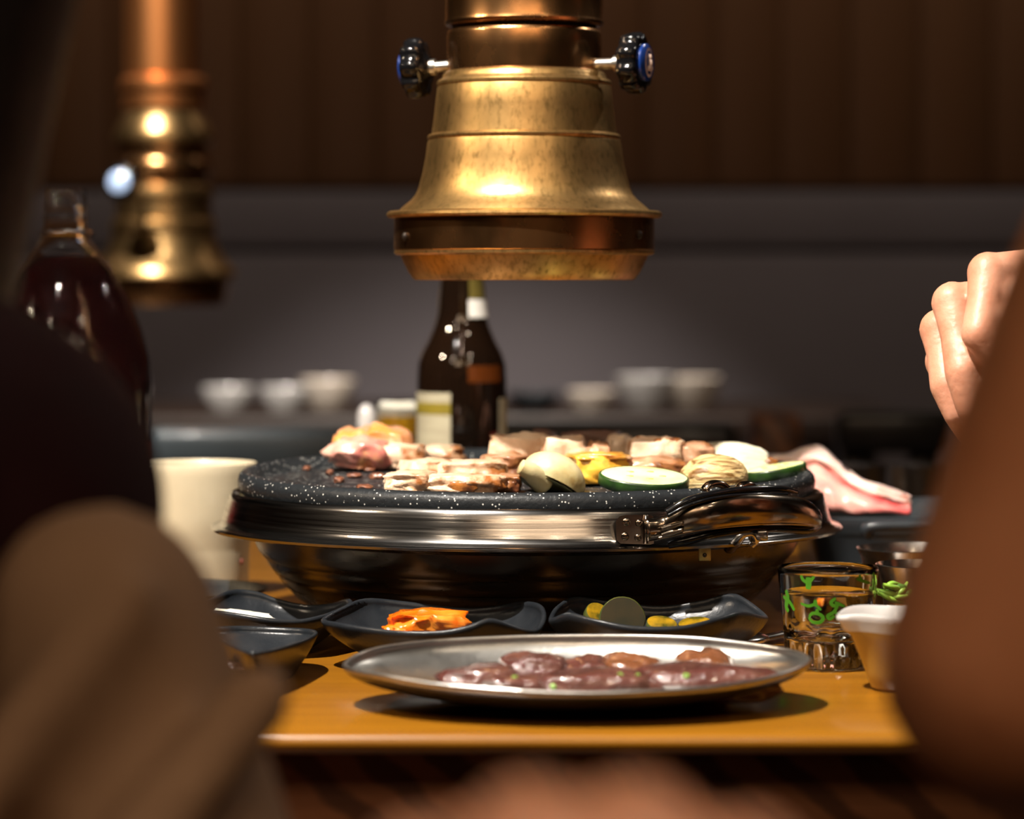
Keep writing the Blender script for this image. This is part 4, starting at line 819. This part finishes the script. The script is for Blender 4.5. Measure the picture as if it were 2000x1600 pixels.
for lb, px_, r, yt, m, D in [('leftmost blurred white bowl on the table by the wall', 446, .042, 758, 'porcelain', 4.66), ('second blurred white bowl from the left by the wall', 556, .040, 758, 'porcelain', 4.66),
        ('pinkish ivory bowl right of the two white bowls by the wall', 640, .046, 742, 'porcelain_warm', 4.75), ('dim grey dish just right of the beer bottle, by the wall', 1042, .044, 768, 'slate', 4.66),
        ('small grey-white dish left of the large ivory dish by the wall', 1156, .040, 764, 'porcelain_warm', 4.64), ('large ivory dish at the right of the table by the wall', 1262, .050, 736, 'porcelain', 4.72), ('tan ivory dish at the right end of the wall table', 1352, .048, 738, 'porcelain_warm', 4.74)]:
    plate_stack(lb, px_, D, r, yt, M[m])
box_o = thing('condiment_box', 'small brown wooden condiment box blurred on the right behind the grill', 'box', (Xp(1512,3.3), 3.3, 0))
box('body', Xp(1466,3.3), Xp(1560,3.3), 3.26, 3.34, .70, Zp(806,3.3), M['edge_wood'], box_o, bev=.008); box('stand', Xp(1480,3.3), Xp(1545,3.3), 3.27, 3.33, 0, .70, M['dark_wood'], box_o, bev=.004)
for lb, px_, D, r in [('dark round bowl on the far right of the table, left one of the pair', 1672, 2.32, .024), ('dark round bowl on the far right of the table, right one of the pair', 1790, 2.40, .028)]:
    X = Xp(px_, D); o = thing('dark_bowl', lb, 'bowl', (X, D, TZ), 'dark bowls at the back of the table'); zt_ = Zp(908, D)
    lathe('body', [(0,TZ+.0006),(r*.55,TZ+.0006),(r*.9,TZ+.03),(r,zt_-.004),(r*1.02,zt_),(r*.98,zt_),(r*.88,TZ+.035),(0,TZ+.012)], (X, D), M['vinyl'], o, seg=40)

# ================================================================ PEOPLE
def head(root, c, s, face, hairm, long_hair=False):
    """c = centre of the head, face = unit direction it looks in; returns the capsules of the skull for the body mesh"""
    c = Vector(c); f = Vector(face).normalized(); sd = f.cross(Vector((0,0,1))).normalized(); u = Vector((0,0,1))
    caps = [(c+u*.035*s-f*.012*s, .078*s, c+u*.02*s+f*.010*s, .074*s), (c-u*.035*s+f*.020*s, .058*s, c-u*.075*s+f*.045*s, .034*s),
            (c+f*.083*s-u*.004*s, .009*s, c+f*.098*s-u*.026*s, .0135*s), (c+sd*.075*s-u*.02*s, .018*s, c+sd*.078*s+u*.012*s, .017*s), (c-sd*.075*s-u*.02*s, .018*s, c-sd*.078*s+u*.012*s, .017*s)]
    for q in (-1, 1):
        e = ball('eye', c+f*.078*s+sd*q*.031*s+u*.004*s, .012*s, M['eye'], root, n=8); ball('iris', c+f*.088*s+sd*q*.031*s+u*.004*s, .005*s, M['iris'], e, n=6)
    ball('mouth', c+f*.080*s-u*.055*s, (.022*s, .022*s, .007*s), M['lip'], root, n=8)
    hc_ = [(c+u*.050*s-f*.026*s, .086*s, c+u*.045*s+f*.012*s, .078*s), (c-f*.05*s+u*.03*s, .072*s, c-f*.052*s-u*.05*s, .058*s)]
    if long_hair: hc_ += [(c-f*.05*s-u*.02*s, .07*s, c-f*.05*s-u*.07*s, .058*s), (c-f*.02*s+sd*.06*s, .04*s, c-f*.02*s+sd*.012*s-u*.19*s, .046*s), (c-f*.02*s-sd*.06*s, .04*s, c-f*.02*s-sd*.07*s-u*.06*s, .034*s)]
    voxel('hair', hc_, hairm, root, vox=.008*s, smooth=2)
    return caps
# --- left diner: dark hair, maroon knit, tan coat; seen from behind at the near left
pl_ = thing('person', 'blurred person at near left in a dark maroon top and tan coat, seen from behind', 'person', (-.29, .80, 0))
hl = Vector((-.236, 1.0, 1.085)); facing = Vector((.1, 1, 0)).normalized()
caps = head(pl_, hl, 1.0, facing, M['hair'], True)
sR, sL = Vector((-.186, .98, .885)), Vector((-.50, .95, .90)); eR, eL = Vector((-.140, .955, .660)), Vector((-.58, 1.08, .72)); wR, wL = Vector((-.16, 1.12, .60)), Vector((-.44, 1.16, .80))
hips = Vector((-.33, .74, .50))
caps += [(hl-Vector((0,.02,.05)), .050, hl-Vector((.03,.03,.15)), .055), (hl-Vector((.04,.04,.17)), .10, hips+Vector((0,.02,.18)), .12), (hips+Vector((-.07,0,.1)), .12, hips+Vector((.07,0,.1)), .12),
         (sR, .050, eR, .040), (eR, .038, wR, .027), (sL, .050, eL, .040), (eL, .038, wL, .027), (sR, .055, hl-Vector((.04,.04,.17)), .08), (sL, .055, hl-Vector((.04,.04,.17)), .08)]
def hand_caps(wr, d, side, up, curl=.6, s=1.0):
    """a relaxed hand: palm and five fingers of different length; d = direction of the palm, side = towards the thumb, up = back of the hand"""
    d, side, up = [Vector(v).normalized() for v in (d, side, up)]; out = []
    for off, ln in [(.030,.082), (.010,.088), (-.010,.084), (-.028,.076)]:
        out.append((wr+side*off*.5*s, .015*s, wr+d*ln*s+side*off*s, .0115*s))
    for off, ln, L3 in [(.030,.082,(.040,.024,.018)), (.010,.088,(.045,.028,.020)), (-.010,.084,(.041,.026,.019)), (-.028,.076,(.032,.019,.017))]:
        p = wr+d*ln*s+side*off*s; a = 0
        for j, l in enumerate(L3):
            a += curl*(1, 1.1, .7)[j]; q = p+(d*math.cos(a)-up*math.sin(a))*l*s; out.append((p, (.0098-.0009*j)*s, q, (.0090-.0010*j)*s)); p = q
    t0 = wr+d*.022*s+side*.022*s; t1 = t0+(d*.5+side*.75-up*.4).normalized()*.042*s; t2 = t1+(d*.85+side*.2-up*.45).normalized()*.032*s; t3 = t2+(d*.9-side*.15-up*.4).normalized()*.024*s
    out += [(t0, .014*s, t1, .0118*s), (t1, .0112*s, t2, .0098*s), (t2, .0096*s, t3, .0075*s)]
    return out
caps += hand_caps(wR, (0,1,.02), (-1,0,0), (0,0,1), .35); caps += hand_caps(wL, (.4,1,-.05), (1,-.2,0), (0,0,1), .4)
kn = [Vector((-.26, 1.15, .52)), Vector((-.48, 1.15, .52))]
for q, kk in zip((-1, 1), kn):
    hp_ = hips+Vector((.09 if q == -1 else -.09, .02, 0))
    caps += [(hp_, .088, kk, .058), (kk, .056, Vector((kk.x, 1.13, .09)), .036), (Vector((kk.x, 1.12, .05)), .040, Vector((kk.x, 1.27, .035)), .030)]
voxel('body', caps, M['skin'], pl_, vox=.0085, smooth=2)
voxel('maroon_top', [(hl-Vector((.02,.03,.13)), .070, hl-Vector((.04,.04,.19)), .115), (hl-Vector((.04,.04,.18)), .118, hips+Vector((0,.03,.16)), .135), (sR+Vector((.0,0,-.008)), .066, sR.lerp(eR, .45), .060), (sL, .066, eL, .054), (eL, .052, wL, .036),
       (sR, .070, hl-Vector((.04,.04,.17)), .09), (sL, .070, hl-Vector((.04,.04,.17)), .09), (hips+Vector((-.07,0,.1)), .135, hips+Vector((.07,0,.1)), .135)], M['maroon'], pl_, vox=.009, smooth=3)
voxel('trousers', [(hips+Vector((.09,.02,0)), .100, kn[0], .068), (kn[0], .066, Vector((kn[0].x,1.13,.1)), .046), (hips+Vector((-.09,.02,0)), .100, kn[1], .068), (kn[1], .066, Vector((kn[1].x,1.13,.1)), .046)], M['denim'], pl_, vox=.011)
# the coat: slipped off the shoulder, in heavy slanting folds
co = [(Vector((-.132,.93,.850)), .040, Vector((-.115,.92,.70)), .074), (Vector((-.115,.92,.70)), .074, Vector((-.12,.90,.50)), .088), (Vector((-.19,.88,.745)), .055, Vector((-.19,.86,.54)), .10), (Vector((-.32,.70,.78)), .10, Vector((-.32,.67,.57)), .13)]
f = [((-.225,.815,.72),(-.118,.895,.862),.014), ((-.205,.80,.67),(-.076,.885,.835),.015), ((-.195,.795,.61),(-.060,.885,.785),.016), ((-.18,.79,.56),(-.050,.880,.725),.016), ((-.24,.80,.64),(-.165,.87,.775),.015), ((-.27,.80,.60),(-.16,.86,.74),.015)]
co += [(Vector(a), r, Vector(b), r*.8) for a, b, r in f]
tag(voxel('tan_coat', co, M['tan_cloth'], pl_, vox=.007, smooth=4), 'tan coat in slanting folds')
# --- right diner: bare tanned upper arm, black t-shirt
pr = thing('person', 'blurred person seated at near right with a bare tanned upper arm and a black shirt', 'person', (.43, .82, 0))
hr = Vector((.46, .92, 1.26)); caps = head(pr, hr, 1.0, (-.2, 1, 0), M['hair'])
D_ = .87
sA = Vector((.258, .87, 1.06)); eA = Vector((.1535, .87, .845)); wA = Vector((.27, 1.06, .80)); sB = Vector((.60, .84, 1.05)); eB = Vector((.66, .95, .80)); wB = Vector((.50, 1.10, .82)); hips = Vector((.45, .74, .52))
caps += [(hr-Vector((0,.02,.05)), .052, hr-Vector((.0,.04,.16)), .056), (hr-Vector((0,.05,.2)), .12, hips+Vector((0,.02,.2)), .13), (hips+Vector((-.08,0,.1)), .125, hips+Vector((.08,0,.1)), .125),
         (sA, .062, sA.lerp(eA, .55), .058), (sA.lerp(eA, .55), .058, eA, .044), (eA, .043, eA.lerp(wA, .35), .044), (eA.lerp(wA, .35), .044, wA, .029), (sB, .060, eB, .043), (eB, .043, wB, .029), (sA, .06, hr-Vector((0,.05,.2)), .09), (sB, .06, hr-Vector((0,.05,.2)), .09)]
caps += hand_caps(wA, (.55,.8,-.05), (-.8,.55,0), (0,0,1), .4); caps += hand_caps(wB, (-.6,.8,-.1), (.8,.6,0), (0,0,1), .4)
kn = [Vector((.34, 1.18, .55)), Vector((.56, 1.18, .55))]
for kk, dx in zip(kn, (-.09, .09)):
    caps += [(hips+Vector((dx,.02,0)), .09, kk, .06), (kk, .058, Vector((kk.x,1.15,.09)), .038), (Vector((kk.x,1.14,.05)), .042, Vector((kk.x,1.29,.035)), .031)]
voxel('body', caps, M['skin_tan'], pr, vox=.008, smooth=3)
voxel('black_shirt', [(hr-Vector((0,.05,.17)), .09, hr-Vector((0,.05,.22)), .135), (hr-Vector((0,.05,.21)), .140, hips+Vector((0,.01,.16)), .165), (sA+Vector((.02,0,.01)), .075, sA.lerp(eA, .22), .068), (sB, .075, sB.lerp(eB, .45), .062), (sA, .078, hr-Vector((0,.05,.2)), .10), (sB, .078, hr-Vector((0,.05,.2)), .10), (hips+Vector((-.08,0,.1)), .14, hips+Vector((.08,0,.1)), .14)], M['black_cloth'], pr, vox=.009, smooth=2)
voxel('trousers', [(hips+Vector((-.09,.02,.02)), .105, kn[0], .072), (kn[0], .07, Vector((kn[0].x,1.15,.1)), .048), (hips+Vector((.09,.02,.02)), .105, kn[1], .072), (kn[1], .07, Vector((kn[1].x,1.15,.1)), .048)], M['denim'], pr, vox=.011)
# --- diner at the right side of the table: the raised hand
ps = thing('person', 'person at the right whose raised bare hand hangs with bent fingers above the tray', 'person', (.86, 1.72, 0))
HDp = 1.60
K = [P(1932,534,1.585), P(1862,592,1.600), P(1838,644,1.620), P(1848,706,1.640)]                     # knuckles, index to little finger
PIP = [P(1914,652,1.566), P(1882,728,1.578), P(1852,752,1.602), P(1862,772,1.626)]
DIP = [P(1950,700,1.566), P(1898,796,1.576), P(1872,806,1.598), P(1878,816,1.622)]
TIP = [P(1994,700,1.578), P(1912,846,1.586), P(1892,846,1.604), P(1898,850,1.624)]
wr = P(2150,600,1.665)
hcap = []
for k_ in range(4):
    m_ = K[k_]+Vector((.022,.006,.001)); b_ = wr+Vector((0, (-.012, -.004, .006, .014)[k_], (.010, .004, -.004, -.010)[k_]))
    hcap += [(b_, .0175, m_, .0128), (m_, .0124, K[k_], .0112), (K[k_]+Vector((.004,.001,0)), .0112, K[k_], .0122),
             (K[k_], .0118, K[k_].lerp(PIP[k_], .5), .0098), (K[k_].lerp(PIP[k_], .5), .0098, PIP[k_], .0104), (PIP[k_], .0104, DIP[k_], .0088), (DIP[k_], .0088, TIP[k_], .0072)]
hcap += [(K[0]+Vector((.012,.012,-.02)), .012, PIP[1]+Vector((.008,.012,.0)), .010), (K[1]+Vector((.010,.014,-.015)), .012, DIP[1]+Vector((.010,.012,.0)), .009), (K[0]+Vector((.03,.012,-.02)), .016, DIP[0]+Vector((.012,.016,-.006)), .013)]
hcap += [(wr+Vector((-.012,-.012,-.004)), .017, P(2020,690,1.60), .0145), (P(2020,690,1.60), .0135, P(1965,745,1.572), .0112), (P(1965,745,1.572), .0108, P(1930,800,1.578), .0082)]
hcap += [(K[0]+Vector((.02,.006,-.008)), .013, K[2]+Vector((.024,.006,.002)), .013), (K[1]+Vector((.03,.01,-.006)), .015, K[3]+Vector((.03,.0,.004)), .014)]
el, sh_, hips, hs = Vector((.585, 1.60, .84)), Vector((.76, 1.53, 1.04)), Vector((.88, 1.72, .52)), Vector((.84, 1.72, 1.30))
sh2, el2, wr2 = Vector((.80, 1.93, 1.04)), Vector((.66, 2.05, .82)), Vector((.50, 1.92, .845))
caps = head(ps, hs, 1.0, (-1, 0, -.1), M['hair'])
caps += [(wr, .0265, wr.lerp(el, .5), .036), (wr.lerp(el, .5), .036, el, .040), (el, .041, sh_, .055), (sh_, .058, hs-Vector((-.03,0,.2)), .09), (sh2, .058, hs-Vector((-.03,0,.2)), .09), (sh2, .055, el2, .041), (el2, .040, wr2, .027),
         (hs-Vector((-.01,0,.05)), .052, hs-Vector((-.03,0,.17)), .056), (hs-Vector((-.04,0,.2)), .12, hips+Vector((0,0,.2)), .13), (hips+Vector((0,-.08,.1)), .125, hips+Vector((0,.08,.1)), .125)]
caps += hand_caps(wr2, (-1,-.3,-.1), (.3,-1,0), (0,0,1), .4)
kn = [Vector((.56, 1.61, .53)), Vector((.56, 1.84, .53))]
for kk, dy in zip(kn, (-.09, .09)):
    caps += [(hips+Vector((0,dy,0)), .09, kk, .06), (kk, .058, Vector((.58,kk.y,.09)), .038), (Vector((.58,kk.y,.05)), .042, Vector((.44,kk.y,.035)), .031)]
body = voxel('body', caps, M['skin'], ps, vox=.009, smooth=3)
hnd = voxel('hand', hcap+[(wr, .0265, wr.lerp(el, .3), .031), (P(1960,585,1.60), .0150, P(2110,620,1.645), .023), (P(1962,640,1.592), .0140, P(2100,680,1.63), .021), (P(1985,690,1.592), .0130, P(2090,720,1.62), .018), (P(1935,575,1.582), .0105, P(2010,590,1.580), .0135), (P(1935,625,1.572), .0100, P(2010,645,1.578), .0135), (P(1945,665,1.574), .0100, P(2020,690,1.580), .013)], M['skin'], ps, vox=.0019, smooth=3)
voxel('shirt', [(hs-Vector((-.03,0,.17)), .09, hs-Vector((-.04,0,.22)), .135), (hs-Vector((-.04,0,.21)), .140, hips+Vector((0,0,.16)), .165), (sh_, .075, el.lerp(sh_, .45), .062), (sh2, .075, el2, .055), (sh_, .078, hs-Vector((-.03,0,.2)), .10), (sh2, .078, hs-Vector((-.03,0,.2)), .10), (hips+Vector((0,-.08,.1)), .14, hips+Vector((0,.08,.1)), .14)], M['black_cloth'], ps, vox=.010, smooth=2)
voxel('trousers', [(hips+Vector((0,dy,.02)), .105, kk, .072) for kk, dy in zip(kn, (-.09, .09))]+[(kk, .07, Vector((.58,kk.y,.1)), .048) for kk in kn], M['denim'], ps, vox=.011)
# stools that carry the three diners
for lb, (qx_, qy_, qz_) in [('round dark wooden stool under the person in the tan coat', (-.33, .74, .395)), ('round dark wooden stool under the person in the black shirt', (.45, .74, .425)), ('round dark wooden stool under the person with the raised hand', (.88, 1.72, .425))]:
    so = thing('stool', lb, 'stool', (qx_, qy_, 0), 'stools around the table')
    lathe('seat', [(0,qz_-.03),(.15,qz_-.03),(.165,qz_-.022),(.165,qz_-.006),(.155,qz_),(0,qz_)], (qx_, qy_), M['dark_wood'], so, seg=40)
    for k_ in range(4):
        a_ = PI/4+k_*PI/2; ca_, sa_ = math.cos(a_), math.sin(a_)
        tube('leg', [(qx_+.11*ca_, qy_+.11*sa_, qz_-.028), (qx_+.15*ca_, qy_+.15*sa_, 0)], .016, M['dark_wood'], so, n=10)
# --- a hand at the bottom edge of the picture, very near
pb = thing('person', 'very blurred bare hand and forearm at the bottom edge, nearest to the viewer', 'person', (.05, .50, 0))
w0 = Vector((.021, .50, .788)); cp = [(Vector((.042,.485,.52)), .043, Vector((.032,.495,.68)), .040), (Vector((.032,.495,.68)), .040, w0, .030)]
for i, (dx, dz) in enumerate([(-.029,.074), (-.0095,.082), (.0095,.0825), (.029,.075)]):
    kq = w0+Vector((dx-.008, -.004, dz-.013)); cp += [(w0+Vector((dx*.5,0,0)), .018, kq, .0155)]
    p = kq
    for (dy, dz2, r1, r2) in [(.036,.004,.0125,.0105), (.012,-.022,.0105,.0092), (-.012,-.016,.0092,.0075)]:
        q = p+Vector((dx*.05, dy, dz2)); cp.append((p, r1, q, r2)); p = q
cp += [(w0+Vector((-.026,.0,.010)), .017, w0+Vector((-.050,.018,.034)), .0130), (w0+Vector((-.050,.018,.034)), .0125, w0+Vector((-.040,.044,.050)), .0105), (w0+Vector((-.040,.044,.050)), .0105, w0+Vector((-.018,.058,.052)), .008)]
voxel('body', cp, M['skin'], pb, vox=.004, smooth=8)
voxel('sleeve', [(Vector((.044,.483,.32)), .062, Vector((.042,.485,.52)), .056), (Vector((.042,.485,.52)), .056, Vector((.034,.493,.65)), .052)], M['maroon'], pb, vox=.008)
